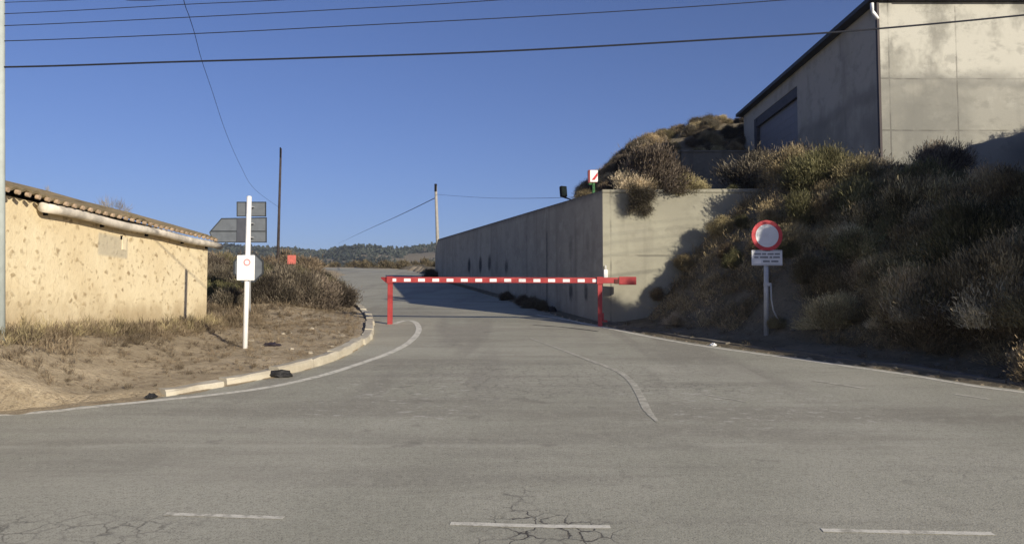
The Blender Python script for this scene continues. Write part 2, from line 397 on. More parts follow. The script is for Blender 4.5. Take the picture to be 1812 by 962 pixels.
RE = catmull(right_edge, 6)
ROAD = np.vstack([LK, RE[::-1], [[60, -12], [-60, -12]]])
def pdist(x, y, P, closed=False):
    d = np.full(x.shape, 1e9); n = len(P)
    for i in range(n if closed else n - 1):
        a = P[i]; b = P[(i+1) % n]; ab = b - a; L = ab @ ab + 1e-12
        t = np.clip(((x-a[0])*ab[0] + (y-a[1])*ab[1]) / L, 0, 1)
        d = np.minimum(d, np.hypot(x - a[0] - t*ab[0], y - a[1] - t*ab[1]))
    return d
def inside(x, y, P):
    r = np.zeros(x.shape, bool); n = len(P)
    for i in range(n):
        a = P[i]; b = P[(i+1) % n]
        c = ((a[1] > y) != (b[1] > y)) & (x < (b[0]-a[0]) * (y-a[1]) / (b[1]-a[1] + 1e-12) + a[0])
        r ^= c
    return r
def ss(x, a, b): t = np.clip((x - a) / (b - a), 0, 1); return t*t*(3-2*t)
def vnoise(x, y, s, seed=0):                                 # value noise
    x = x / s; y = y / s; xi = np.floor(x).astype(int); yi = np.floor(y).astype(int); fx = x - xi; fy = y - yi
    fx = fx*fx*(3-2*fx); fy = fy*fy*(3-2*fy)
    def h(i, j):
        n = (i * 374761393 + j * 668265263 + seed * 982451653) & 0x7fffffff
        n = ((n ^ (n >> 13)) * 1274126177) & 0x7fffffff
        return ((n ^ (n >> 16)) & 0xffff) / 65535.0
    return (h(xi, yi)*(1-fx) + h(xi+1, yi)*fx)*(1-fy) + (h(xi, yi+1)*(1-fx) + h(xi+1, yi+1)*fx)*fy - .5
def fbm(x, y, s, seed=0): return vnoise(x, y, s, seed) + .5*vnoise(x, y, s/2.1, seed+1) + .25*vnoise(x, y, s/4.3, seed+2)
CY = 19.0                                                    # plane of the wing wall's front
def walltop(y): return EYE + 3.05 + .0586 * (y - 19)
def terrain(x, y):
    x = np.asarray(x, float); y = np.asarray(y, float)
    P = plane(y) + .012 * np.clip(y - 92, 0, 200)
    z = P - .06
    ins = inside(x, y, ROAD)
    dl = pdist(x, y, LK); dr = pdist(x, y, RE)
    left = (~ins) & (x < np.interp(y, [0, 10, 18, 40, 70, 95], [0, 0, -.5, -4.5, -12, -60]))
    right = (~ins) & ~left
    # left bank
    wb = ss(-x, 5.0, 6.7)
    zl = P + .07 + np.maximum(0, wb * (1.40 - P - .07)) + .05 * ss(dl, .2, 1.2) + .06 * fbm(x, y, 1.3, 3) * ss(dl, .1, .8) + .03 * fbm(x, y, .35, 9) * ss(dl, .05, .3)
    zl += .35 * ss(dl, .8, 3) * ss(y, 18.5, 22) * ss(-x, 4, 7)
    z = np.where(left, zl, z)
    # right embankment
    s = -.61*x + .79*y
    h1 = np.interp(dr, [0, .7, 1.25, 2.5, 4.5, 7, 11, 20, 60], [.02, .06, .15, 1.70, 2.90, 3.10, 3.40, 4.2, 6.5])
    h2 = np.interp(dr, [0, .3, .8, 1.5, 1.95, 2.4, 3.85, 5.4, 14.5, 20, 60], [.02, .06, 2.0, 4.3, 4.3, 3.85, 4.6, 5.5, 6.5, 7.0, 9])  # unseen cut right of the frame, shaped to cast shade on the bank
    b = ss(x / np.maximum(y, .1), .69, .82) * (y > 4)
    E = P + h1*(1-b) + h2*b + ss(dr, .8, 2.2) * (.30*fbm(x, y, 1.7, 5) + .10*fbm(x, y, .5, 6))
    E = E + .90*np.exp(-((x - 6.9)/1.9)**2 - ((y - 18.7)/1.7)**2)
    yard = EYE + np.minimum(4.4, 3.05 + (.04 + .13*ss(x, 7.2, 9.2))*np.clip(y - 19.3, 0, 9)) - .06 + (.03 + .09*ss(x, 7, 9))*fbm(x, y, 1.5, 8)
    crest = EYE + np.interp(x, [-4, -1, 0, 1.6, 2.8, 5, 6.6, 8.7, 11.4, 20, 60], [2.9, 3.1, 3.3, 4.0, 5.0, 7.1, 8.5, 9.4, 10.2, 11.4, 16])
    hill = np.where(x < 7.9, yard + (crest - yard) * ss(y, 25 + 7*ss(x, 6.0, 7.8), 39), np.where(y < 36.3, yard, EYE + 7.45 + (crest - EYE - 7.45) * ss(y, 36.3, 41)))
    hill = hill + .45*fbm(x, y, 3, 12) * ss(y, 26, 32)
    dw = (x - xwall(y)) * .977
    zt = walltop(y)
    hill = np.where(dw < 7, np.minimum(hill, zt - .12 + .8*np.clip(dw - .9, 0, 9)), hill)
    hill = hill*(1 - ss(y, 52, 58)) + (P + .35 + .3*fbm(x, y, 4, 4))*ss(y, 52, 58) * 1.0
    wgt = np.where(x < 7, (y > CY + .32) * 1.0, ss(y, 19.6, 23) * (1 - b))
    bh = right & (dw > .3) & (y > CY + .32)
    zr = np.where(bh, E*(1-wgt) + hill*wgt, E)
    zr = np.where((y > CY - .5) & (dw <= .3), P + .03, zr)
    z = np.where(right & (y > 0), zr, z)
    far = ss(y, 95, 160)
    z = np.where(y > 95, P + .3*fbm(x, y, 9, 21), z)
    return z
def tz(x, y): return float(terrain(np.array([x]), np.array([y]))[0])
def spaced(lo, f0, f1, hi, step, grow=1.22):
    mid = list(np.arange(f0, f1 + 1e-6, step)); a = []; s = step; v = f0
    while v > lo: s *= grow; v -= s; a.append(v)
    c = []; s = step; v = mid[-1]
    while v < hi: s *= grow; v += s; c.append(v)
    return np.array(a[::-1] + mid + c)
gx = spaced(-1500, -10, 16, 1500, .15); gy = spaced(-400, 7, 42, 2500, .16, 1.15)
GX, GY = np.meshgrid(gx, gy); GZ = terrain(GX.ravel(), GY.ravel()).reshape(GX.shape)
nx, ny = len(gx), len(gy)
idx = np.arange(nx*ny).reshape(ny, nx)
quads = np.stack([idx[:-1, :-1], idx[:-1, 1:], idx[1:, 1:], idx[1:, :-1]], -1).reshape(-1, 4)
cxm = .25*(GX[:-1,:-1]+GX[1:,1:]+GX[:-1,1:]+GX[1:,:-1]).ravel(); cym = .25*(GY[:-1,:-1]+GY[1:,1:]+GY[:-1,1:]+GY[1:,:-1]).ravel()
ish = (~inside(cxm, cym, ROAD)) & (cxm > np.interp(cym, [0, 10, 18, 40, 70, 95], [0, 0, -.5, -4.5, -12, -60])) & (cym < 95) & (cym > 0) & (cxm < 60)
V = np.stack([GX.ravel(), GY.ravel(), GZ.ravel()], -1)
for nm, sel, m in (('ground', ~ish, M['dirt']), ('hillside', ish, M['slope'])):
    q = quads[sel]; u, inv = np.unique(q, return_inverse=True)
    me = np_mesh(nm, V[u], inv, np.full(len(q), 4))
    me.polygons.foreach_set('use_smooth', np.ones(len(q), bool))
    tag(mesh_obj(nm, me, m), kind='structure')

# road sheet
bm = bmesh.new(); vs = [bm.verts.new((p[0], p[1], SL*np.clip(p[1], -14, 92))) for p in ROAD]
bm.faces.new(vs); bmesh.ops.triangulate(bm, faces=bm.faces[:]); bmesh.ops.recalc_face_normals(bm, faces=bm.faces)
me = bpy.data.meshes.new('road'); bm.to_mesh(me); bm.free()
if me.polygons[0].normal.z < 0: me.flip_normals()
tag(mesh_obj('road', me, M['asphalt']), kind='structure')

# painted lines, laid a few millimetres above the asphalt
def ribbon(P, wd, lift=.0035, jitter=.004):
    P = np.asarray(P, float); n = len(P); vs = []; fs = []
    for i in range(n):
        t = P[min(i+1, n-1)] - P[max(i-1, 0)]; t /= np.linalg.norm(t); nrm = np.array([-t[1], t[0]])
        ww = wd[i] if isinstance(wd, (list, np.ndarray)) else wd
        for sgn in (-1, 1):
            q = P[i] + nrm*sgn*(ww/2 + random.uniform(-jitter, jitter)); vs.append((q[0], q[1], SL*q[1] + lift))
    fs = [(2*i, 2*i+1, 2*i+3, 2*i+2) for i in range(n-1)]
    return vs, fs
def line(name, pts, wd, m, n=8, lift=.0035):
    P = catmull([g2(*p) if p[0] > 50 or p[1] > 300 else p for p in pts], n)
    mb = MB(); mb.add(*ribbon(P, wd, lift)); o = obj(name, mb, m); tag(o, kind='structure'); return o
line('edge_line', [(-12, 7.15), (-9, 7.45), g2(0, 734), g2(150, 721), g2(270, 709), g2(380, 698), g2(480, 684), g2(570, 664), g2(640, 642), g2(690, 624), g2(722, 607), g2(738, 591), g2(741, 580), g2(736, 571), g2(726, 567), g2(712, 568), g2(698, 573)], .13, M['paint'])
line('edge_line', [(40, 6.0), (22, 6.1), (13.5, 6.45), (9.2, 7.55), g2(1812, 694), g2(1600, 662), g2(1400, 634), g2(1200, 605), g2(1062, 578), g2(1000, 565), g2(950, 557)], .11, M['paint'])
line('lane_line', [g2(938, 598), g2(985, 615), g2(1040, 636), g2(1092, 656), g2(1116, 674), g2(1132, 698), g2(1146, 726), g2(1164, 747)], np.concatenate([np.linspace(.04, .085, 20), np.linspace(.085, .10, 26), np.linspace(.10, .03, 11)]), M['paint_faded'])
line('centre_dash', [g2(292, 909), g2(400, 912.5), g2(502, 916)], .055, M['paint'])
line('centre_dash', [g2(797, 926), g2(940, 930), g2(1080, 932)], .06, M['paint'])
line('centre_dash', [g2(1455, 938), g2(1600, 941), g2(1758, 944)], .06, M['paint'])
line('centre_dash', [(-5.6, 5.45), (-5.0, 5.42), (-4.5, 5.4)], .06, M['paint']); line('centre_dash', [(4.6, 4.8), (5.2, 4.8), (5.8, 4.8)], .06, M['paint'])
for a, b, wd in (((1440, 673), (1532, 687), .10), ((1690, 697), (1752, 706), .09), ((1248, 698), (1322, 711), .05)):
    line('worn_marking', [g2(*a), g2((a[0]+b[0])/2, (a[1]+b[1])/2), g2(*b)], wd, M['paint_faded'])
# thin dark line across the branch road behind and in front of the barrier
M['dark_road_line'] = plain('dark_line', (.085, .08, .072), .85, .3, .2)
line('dark_line', [g2(944, 575), g2(1000, 579), g2(1058, 586)], .10, M['dark_road_line'], lift=.003)

P_ = LK[int(np.argmin(np.hypot(*(LK - np.array(g2(0, 727))).T))):int(np.argmin(np.hypot(*(LK - np.array(g2(640, 606))).T)))]
Pd = np.stack([np.interp(np.linspace(0, len(P_)-1, 160), np.arange(len(P_)), P_[:, k]) for k in (0, 1)], -1)
mb = MB(); vs = []
for i in range(160):
    tg = Pd[min(i+1, 159)] - Pd[max(i-1, 0)]; tg /= np.linalg.norm(tg); nn = np.array([tg[1], -tg[0]])
    wd = (.20 + .16*fbm(np.array([i*.12]), np.array([3.]), .5, 2)[0])*(1 - .6*i/160)
    for k_, o_ in enumerate((-.05, .09, wd)):
        q_ = Pd[i] + nn*o_; vs.append((q_[0], q_[1], SL*q_[1] + (.016, .011, .0035)[k_]))
mb.add(vs, [(3*i+j, 3*i+j+1, 3*i+j+4, 3*i+j+3) for i in range(159) for j in range(2)])
tag(obj('roadside_dirt', mb, M['dirt']), kind='structure')
# kerbs: left pale kerbstones, right low dark ones
def kerb(name, P, wid, hgt, m, z0=0.0, seg=1.0):
    mb = MB(); P = np.asarray(P); d = np.concatenate([[0], np.cumsum(np.hypot(*np.diff(P, axis=0).T))]); L = d[-1]; s = 0
    while s < L - .15:
        ln = seg * random.uniform(.85, 1.1); e = min(s + ln - random.choice((.015, .02, .07)), L); k = 5
        ts = np.linspace(s, e, k); pts = np.stack([np.interp(ts, d, P[:, 0]), np.interp(ts, d, P[:, 1])], -1)
        jz = random.uniform(-.035, .012) - .02*float(1 - ss(np.array(s), 0, 1.6)); jn = random.uniform(-.025, .025)
        vs = []
        for i in range(k):
            t = pts[min(i+1, k-1)] - pts[max(i-1, 0)]; t = t/np.linalg.norm(t); n = np.array([-t[1], t[0]])
            rr = [random.uniform(-.012, .012) for _ in range(4)]
            for (o, h) in ((-wid/2 + rr[0], -.06), (-wid/2 + .012 + rr[0], hgt - .025 + rr[1]), (-wid/2 + .035, hgt + rr[2]), (wid/2 - .02, hgt + rr[3]), (wid/2, -.06)):
                q = pts[i] + n*(o + jn); vs.append((q[0], q[1], SL*min(q[1], 92) + h + jz + z0))
        fs = [(5*i+j, 5*i+(j+1) % 5, 5*(i+1)+(j+1) % 5, 5*(i+1)+j) for i in range(k-1) for j in range(5)] + [(0,1,2,3,4), tuple(range(5*(k-1), 5*k))[::-1]]
        mb.add(vs, fs); s += ln
    return tag(obj(name, mb, m), kind='structure')
i0 = int(np.argmin(np.hypot(*(LK - np.array(g2(285, 699))).T))); i1 = int(np.argmin(np.hypot(*(LK - np.array(g2(612, 533))).T)))
kerb('kerb', LK[i0:i1+1], .21, .125, M['kerb'])
j0 = int(np.argmin(np.hypot(*(RE - np.array(g2(1812, 690))).T))); j1 = int(np.argmin(np.hypot(*(RE - np.array(g2(1062, 575))).T)))
RK = RE[max(j0-8, 0):j1+1]
kerb('kerb', RK + np.array([.22, .16]), .16, .07, M['kerb_dark'])

# ------------------------------------------------------------------ retaining wall
root = thing('retaining_wall', (2.27, CY, EYE - .3), 'long grey concrete retaining wall climbing beside the branch road, with a sunlit end face', 'wall')
L = 36.0; TH = .6; dirw = np.array([-.22, 1.0]); dirw /= np.linalg.norm(dirw); nrmw = np.array([-dirw[1], dirw[0]])  # nrmw points left, to the road
def wall_t(px): k = (px - 906)/F; t = (2.27 + .22*19)/(k*1.0 + .22); return (t - 19)/dirw[1]      # run along the wall seen at a picture column
nt_, nz_ = 300, 34
ts = np.linspace(0, L, nt_)
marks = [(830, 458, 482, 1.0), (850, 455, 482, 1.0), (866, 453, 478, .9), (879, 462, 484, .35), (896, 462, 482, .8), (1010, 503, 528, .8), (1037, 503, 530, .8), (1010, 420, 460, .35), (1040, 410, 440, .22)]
Vw = []; Mk = []
for t in ts:
    p = np.array([2.27, CY]) + dirw*t
    zt = walltop(p[1]) - 1.1*max(0, (t - 34.2)/1.8)**1.5; zb = plane(p[1]) - .3
    for k in range(nz_):
        z = zb + (zt - zb)*k/(nz_-1)
        Vw.append((p[0], p[1], z))
        m = 0.
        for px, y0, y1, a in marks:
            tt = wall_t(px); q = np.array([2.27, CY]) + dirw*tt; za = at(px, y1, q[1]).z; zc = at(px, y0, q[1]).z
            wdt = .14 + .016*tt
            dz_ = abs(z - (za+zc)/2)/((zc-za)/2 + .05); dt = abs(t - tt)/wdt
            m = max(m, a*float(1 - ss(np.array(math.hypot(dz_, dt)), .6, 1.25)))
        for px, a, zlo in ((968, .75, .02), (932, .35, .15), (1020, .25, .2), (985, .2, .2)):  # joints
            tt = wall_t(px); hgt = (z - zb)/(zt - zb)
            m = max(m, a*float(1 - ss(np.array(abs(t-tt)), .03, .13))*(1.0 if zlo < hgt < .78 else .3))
        m = max(m, .75*float(1-ss(np.array(zt - z), .02, .16)))                           # darker band along the top rim
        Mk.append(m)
ii = np.arange(nt_*nz_).reshape(nt_, nz_)
q = np.stack([ii[:-1, :-1], ii[:-1, 1:], ii[1:, 1:], ii[1:, :-1]], -1).reshape(-1, 4)
me = np_mesh('side_face', np.array(Vw) - np.array(root.location), q, np.full(len(q), 4), Mk)
sf = mesh_obj('side_face', me, M['wall_side'], root)
mb = MB()                                                    # solid body behind the face
bk = -nrmw*TH
for a, b in ((0.0, 34.2), (34.2, 36.0)):
    pa = np.array([2.27, CY]) + dirw*a; pb = np.array([2.27, CY]) + dirw*b
    za = walltop(pa[1]) - 1.1*max(0, (a - 34.2)/1.8)**1.5; zb_ = walltop(pb[1]) - 1.1*max(0, (b - 34.2)/1.8)**1.5
    e = nrmw*-.004
    lo = [(*(pa+e), plane(pa[1])-.3), (*(pa+bk), plane(pa[1])-.3), (*(pb+bk), plane(pb[1])-.3), (*(pb+e), plane(pb[1])-.3)]
    hi = [(*(pa+e), za-.004), (*(pa+bk), za-.004), (*(pb+bk), zb_-.004), (*(pb+e), zb_-.004)]
    mb.add(lo+hi, [(4,5,6,7), (1,2,6,5)] + ([(2,3,7,6)] if b == 36 else []))
obj('wall_core', mb, M['wall_side'], root)
mb = MB(); wtop = at(1180, 326, CY).z
mb.add([(2.27, CY, 1.0), (7.2, CY, 1.0), (7.2, CY, wtop-.10), (2.27, CY, walltop(CY)), (2.27-.002, CY+.5, 1.0), (7.2, CY+.5, 1.0), (7.2, CY+.5, wtop-.10), (2.27-.002, CY+.5, walltop(CY))],
       [(0,1,2,3), (3,2,6,7), (1,5,6,2), (5,4,7,6), (0,3,7,4)])
obj('wing_wall', mb, M['wall_front'], root)
mb = MB(); mb.box((2.255, CY-.03, walltop(CY)-.07), (7.15, CY+.45, walltop(CY)+.012)); obj('coping', mb, M['wall_front'], root, .015)
lp = at(1072, 483, CY - .06)
mb = MB(); mb.box((lp.x-.05, CY-.07, lp.z-.11), (lp.x+.05, CY+.0, lp.z+.09)); mb.tube([(lp.x, CY-.055, lp.z+.09), (lp.x, CY-.055, lp.z+.2)], .012)
tag(obj('junction_box', mb, M['white'], None, .01), 'tiny white box fixed low on the sunlit wall corner behind the barrier', 'junction box')
# floodlight and striped marker on top of the wall
t_ = wall_t(999); pw = np.array([2.27, CY]) + dirw*t_ - nrmw*.15; zt = walltop(pw[1]); dW = pw[1]
fl = thing('floodlight', (pw[0], pw[1], zt), 'black floodlight on a bent arm standing on the long retaining wall', 'floodlight')
ctr = at(997, 339, dW); 
mb = MB(); mb.tube([(pw[0]+.06, pw[1], zt-.1), (pw[0]+.05, pw[1], zt+.06), (ctr.x-.02, dW, ctr.z-.16), (ctr.x-.06, dW, ctr.z-.1)], .02); obj('arm', mb, M['black'], fl)
mb = MB(); Rm = Matrix.Translation(ctr) @ Matrix.Rotation(R(25), 4, 'Z') @ Matrix.Rotation(R(-8), 4, 'X')
mb.box((-.10, -.05, -.16), (.10, .06, .16), Rm); mb.box((-.07, .06, -.12), (.07, .11, .12), Rm); obj('lamp_head', mb, M['black'], fl, .012)
mb = MB(); mb.box((-.08, -.058, -.135), (.08, -.052, .135), Rm); obj('lens', mb, plain('dark_lens', (.005, .010, .010), .7, .1, .1), fl)
dM = 19.9; mc = at(1050, 312, dM); zb_ = at(1047, 338, dM).z
mk = thing('hazard_marker', (mc.x, dM, zb_), 'red and white striped hazard marker with a green foot on the wall corner', 'hazard marker')
mb = MB(); mb.box((mc.x-.14, dM-.01, mc.z-.17), (mc.x+.11, dM+.14, mc.z+.17), None); obj('marker_body', mb, plain('dull_red', (.22, .05, .055), .6, .15), mk, .01)
mb = MB(); mb.box((mc.x-.085, dM-.02, mc.z-.15), (mc.x+.115, dM-.012, mc.z+.16)); obj('reflective_panel', mb, M['white'], mk)
mb = MB(); mb.add([(mc.x-.05, dM-.026, mc.z-.10), (mc.x+.03, dM-.026, mc.z-.10), (mc.x+.11, dM-.026, mc.z+.01), (mc.x+.11, dM-.026, mc.z+.10)], [(0,1,2,3)]); obj('red_stripe', mb, M['signred'], mk)
mb = MB(); mb.box((mc.x-.12, dM-.005, mc.z-.22), (mc.x-.03, dM+.1, mc.z-.172)); mb.box((mc.x-.03, dM-.03, zb_-.10), (mc.x+.04, dM+.05, mc.z-.172)); obj('foot', mb, M['greenpaint'], mk, .01)

# ------------------------------------------------------------------ concrete building on the right
BY = 24.0; bx = at(1561, 300, BY).x; btop = at(1558, 4, BY).z; BYB = 38.2; bx2 = bx + 11; bz = EYE + 3.6
root = thing('concrete_building', (bx, BY, bz), 'large raw concrete warehouse on top of the embankment, front sunlit, side in shade', 'building')
yo0, yo1 = 31.0, 36.6; otop = at(1413, 152, 31.0).z
mb = MB(); mb.box((bx + .25, BY, bz), (bx2, BY + .3, btop)); obj('front_wall', mb, M['house_front'], root)
mb = MB()
mb.box((bx, BY - .01, bz), (bx + .248, yo0, btop)); mb.box((bx, yo1, bz), (bx + .248, BYB, btop)); mb.box((bx, yo0 + .001, otop), (bx + .248, yo1 - .001, btop))
obj('side_wall', mb, M['house_side'], root)
mb = MB(); mb.box((bx2, BY + .3, bz), (bx2 + .25, BYB, btop)); mb.box((bx + .25, BYB - .25, bz), (bx2, BYB, btop)); obj('rear_wall', mb, M['house_side'], root)
mb = MB(); mb.box((bx - .001, BY - .045, bz), (bx + .42, BY - .003, btop - .02)); obj('corner_pilaster', mb, M['house_front'], root, .01)
mb = MB(); mb.box((bx + .17, yo0 + .002, bz), (bx + .22, yo1 - .002, otop)); obj('shutter', mb, M['door'], root)
mb = MB()
for k in range(16): mb.box((bx + .164, yo0 + .02, bz + .15 + k*.35), (bx + .172, yo1 - .02, bz + .158 + k*.35))
obj('shutter_rib', mb, M['door'], root)
mb = MB(); mb.box((bx + .005, yo1 - .35, bz), (bx + .15, yo1 - .003, otop - .003)); mb.box((bx + .02, yo0 + .003, otop - .42), (bx + .15, yo1 - .36, otop - .003)); obj('dark_reveal', mb, M['frame'], root)  # dark reveal strips along the far jamb and top of the opening
mb = MB(); mb.box((bx - .32, BY - .22, btop + .002), (bx2 + .3, BYB + .3, btop + .16)); obj('roof', mb, M['fascia'], root, .01)
mb = MB(); mb.box((bx - .075, BY - .075, bz), (bx - .004, BY + .05, btop - .02)); obj('downpipe', mb, M['brown_strip'], root)
e0 = at(1543, 10, BY - .1)
mb = MB(); mb.tube([at(1543, 6, BY-.12), at(1543, 16, BY-.12), at(1545, 22, BY-.12), at(1551, 30, BY-.10), at(1553, 34, BY-.08)], .055, 12); obj('gutter_elbow', mb, M['white'], root, 0, True)
# shaded yard wall behind
wl = at(1206, 300, 36).x; 
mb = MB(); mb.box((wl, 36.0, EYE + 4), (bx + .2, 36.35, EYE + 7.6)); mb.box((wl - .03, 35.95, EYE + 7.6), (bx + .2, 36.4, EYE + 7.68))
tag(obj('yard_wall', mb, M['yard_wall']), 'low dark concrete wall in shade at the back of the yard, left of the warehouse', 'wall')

# ------------------------------------------------------------------ rubble building on the left
hx = -7.1; y0, y1 = 9.3, 17.75; zb0 = EYE - .55; ze = EYE + 1.63; rx = hx - 2.7; zr_ = EYE + 2.42
root = thing('rubble_house', (hx, (y0+y1)/2, zb0), 'low cream rubble stone shed with a tiled roof and white gutter on the left', 'building')
mb = MB(); mb.prism([(hx, zb0), (hx, ze), (rx, zr_ - .03), (rx - 2.7, ze), (rx - 2.7, zb0)], 'y', y0, y1)
bmw = obj('wall', mb, M['plaster'], root)
mb = MB(); n = int((y1 - y0 + .5)/.115); sec = 7; vs = []; fs = []       # ribbed clay tile roof, two slopes
prof = []
yy = np.linspace(y0 - .2, y1 + .10, n*8 + 1)
hgt = .035*np.abs(np.sin((yy - y0)/.23*math.pi))
rows = [(hx + .20, ze + .06), (hx - .6, ze + .06 + .8*.29), (hx - 1.5, ze + .06 + 1.7*.285), (rx, zr_ + .05), (rx - 2.9, ze + .0)]
for j, (xx, zz) in enumerate(rows):
    for k in range(len(yy)):
        sag = .03*math.sin(yy[k]*1.9) + .02*math.sin(yy[k]*4.1 + 1)
        vs.append((xx, yy[k], zz + hgt[k] + sag*.6))
m_ = len(yy)
for j in range(len(rows)-1):
    for k in range(m_-1): fs.append((j*m_+k, j*m_+k+1, (j+1)*m_+k+1, (j+1)*m_+k))
mb.add(vs, fs); rf = obj('roof', mb, M['tile'], root)
sm = rf.modifiers.new('thickness', 'SOLIDIFY'); sm.thickness = .035; sm.offset = -1
k = y0 - .1                                       # round tile ends along the eave
M['tile_end'] = plain('pale_tile_end', (.40, .30, .21), .9, .25, .1, 12)
while k < y1:
    mb = MB(); mb.tube([(hx + .17, k, ze + .045), (hx + .225, k, ze + .033)], .034, 10); obj('tile_end', mb, M['tile_end'], rf)
    k += .23
ga = at(55, 372, 11.2); 
mb = MB()
ys = np.linspace(11.25, y1 + .42, 15)
mb.tube([(hx + .13, q_, ze - .075 + .012*math.sin(q_*2.2)) for q_ in ys], .074, 12); obj('gutter', mb, M['gutter'], root, 0, True)
for q_ in (11.5, 13.1, 14.7, 16.3, 17.6):
    mb = MB(); mb.box((hx - .01, q_ - .015, ze - .17), (hx + .06, q_ + .015, ze - .06)); obj('gutter_bracket', mb, M['black'], root)
mb = MB(); vp_ = at(175, 421, 14.0 - .1); mb.box((hx - .02, 13.78, vp_.z-.035), (hx + .006, 13.86, vp_.z+.035)); obj('vent_hole', mb, M['black'], root)
mb = MB(); mb.box((hx - .01, 13.84, 2.93), (hx + .012, 13.98, 3.17)); obj('plaster_patch', mb, plain('pale_plaster', (.70, .62, .44), .9, .1, .1), root)

# ------------------------------------------------------------------ red barrier
pl = gp(690, 573); pr = gp(1062, 577)
bt = at(690, 490, pl.y).z; bt2 = at(1062, 491, pr.y).z
root = thing('height_barrier', ((pl.x+pr.x)/2, (pl.y+pr.y)/2, plane((pl.y+pr.y)/2)), 'red and white striped road barrier resting closed on two red posts', 'barrier')
ax = (pr - pl); ax.z = 0; ang = math.atan2(ax.y, ax.x)
for p, top in ((pl, bt), (pr, bt2)):
    mb = MB(); Mx = Matrix.Translation((p.x, p.y, 0)) @ Matrix.Rotation(ang, 4, 'Z')
    mb.box((-.055, -.055, SL*p.y - .2), (.055, .055, top - .10), Mx)
    o = obj('post', mb, M['red'], root, .006)
    for q0, q1 in ((-.085, -.057), (.057, .085)):
        mb = MB(); mb.box((-.075, q0, top - .16), (.075, q1, top + .015), Mx); obj('saddle_plate', mb, M['red'], o, .004)
lx = (at(674, 494, pl.y).x - pl.x); rx_ = ax.length + at(1125, 500, pr.y).x - pr.x
def bz_(t): return bt + (bt2 - bt)*t/ax.length
Mb = Matrix.Translation((pl.x, pl.y, 0)) @ Matrix.Rotation(ang, 4, 'Z')
def beam_box(mb, a, b, y0_, y1_, za, zb_):
    vs = [Mb @ Vector(v) for v in ((a,y0_,bz_(a)+za),(b,y0_,bz_(b)+za),(b,y1_,bz_(b)+za),(a,y1_,bz_(a)+za),(a,y0_,bz_(a)+zb_),(b,y0_,bz_(b)+zb_),(b,y1_,bz_(b)+zb_),(a,y1_,bz_(a)+zb_))]
    mb.add(vs, [(0,3,2,1),(4,5,6,7),(0,1,5,4),(1,2,6,5),(2,3,7,6),(3,0,4,7)])
mb = MB(); beam_box(mb, lx + .12, rx_ - .42, -.05, .05, -.135, .0); beam = obj('beam', mb, M['red'], root, .006)
mb = MB(); vs = [Mb @ Vector(v) for v in ((lx, -.02, bt-.035), (lx+.118, -.05, bt-.125), (lx+.118, -.05, bt), (lx, -.02, bt-.005), (lx, .02, bt-.035), (lx+.118, .05, bt-.125), (lx+.118, .05, bt), (lx, .02, bt-.005))]
mb.add(vs, [(0,1,2,3), (4,7,6,5), (0,4,5,1), (3,2,6,7), (0,3,7,4), (1,5,6,2)]); obj('tapered_tip', mb, M['red'], root)
mb = MB(); beam_box(mb, rx_ - .415, rx_, -.075, .075, -.17, .02); obj('counterweight', mb, M['red'], root, .008)
mb = MB(); beam_box(mb, rx_ - .52, rx_ - .42, -.065, .065, -.15, -.04); obj('hinge', mb, plain('rusty_hinge', (.10, .03, .025), .7, .3), root, .004)
for k in range(15):
    c_ = at(697 + k*25.4, 496, pl.y).x - pl.x; hw = .075 if k in (0,) else .085
    mb = MB(); beam_box(mb, c_*1.0 - hw + .0, c_ + hw, -.0555, -.0515, -.113, -.038); obj('reflective_stripe', mb, M['white'] if k != 12 else M['signface'], beam)
lk = gp(1070, 572)
mb = MB(); mb.box((.07, -.05, SL*pr.y + .10), (.17, .05, SL*pr.y + .15), Matrix.Translation((pr.x, pr.y, 0))); mb.box((.055, -.02, SL*pr.y + .13), (.09, .02, SL*pr.y + .32), Matrix.Translation((pr.x, pr.y, 0))); obj('latch', mb, M['red'], root, .004)

# ------------------------------------------------------------------ signs
def disc(mb, c, r, y0_, y1_, n=40, k=None):
    mb.prism([(c.x + r*math.cos(2*math.pi*i/n + (math.pi/n if n == 8 else 0)), c.z + r*math.sin(2*math.pi*i/n + (math.pi/n if n == 8 else 0))) for i in range(n)], 'y', y0_, y1_)
b = gp(1357, 608); D = b.y
root = thing('no_entry_sign', (b.x, D, tz(b.x, D)), 'round red ringed no vehicles sign with a small text plate on a grey post', 'road sign')
mb = MB(); tp = at(1358, 400, D); mb.tube([(b.x, D + .06, b.z - .3), (tp.x, D + .06, tp.z)], .048, 16); obj('pole', mb, M['galv'], root, 0, True)
c = at(1357, 417, D)
mb = MB(); disc(mb, c, .305, D - .012, D + .008); rg = obj('red_disc', mb, M['signred'], root, .003)
mb = MB(); disc(mb, c, .226, D - .0165, D - .0125); obj('grey_centre', mb, M['signface'], rg)
pc = at(1357, 456, D)
mb = MB(); mb.box((pc.x-.30, D - .012, pc.z-.15), (pc.x+.30, D + .006, pc.z+.15)); pt = obj('text_plate', mb, M['signface'], root, .004)
mb = MB(); mb.box((pc.x-.285, D-.0165, pc.z-.135), (pc.x+.285, D-.0125, pc.z-.128)); mb.box((pc.x-.285, D-.0165, pc.z+.128), (pc.x+.285, D-.0125, pc.z+.135))
for row, segs in ((.075, ((-.25, -.12), (-.10, -.02), (.01, .13), (.15, .25))), (.01, ((-.25, -.17), (-.14, .02), (.05, .10), (.12, .25))), (-.07, ((-.08, .05), (.08, .22)))):
    for a, b_ in segs: mb.box((pc.x+a, D-.0165, pc.z+row-.017), (pc.x+b_, D-.0125, pc.z+row+.017))
obj('faded_lettering', mb, M['grey_text'], pt)
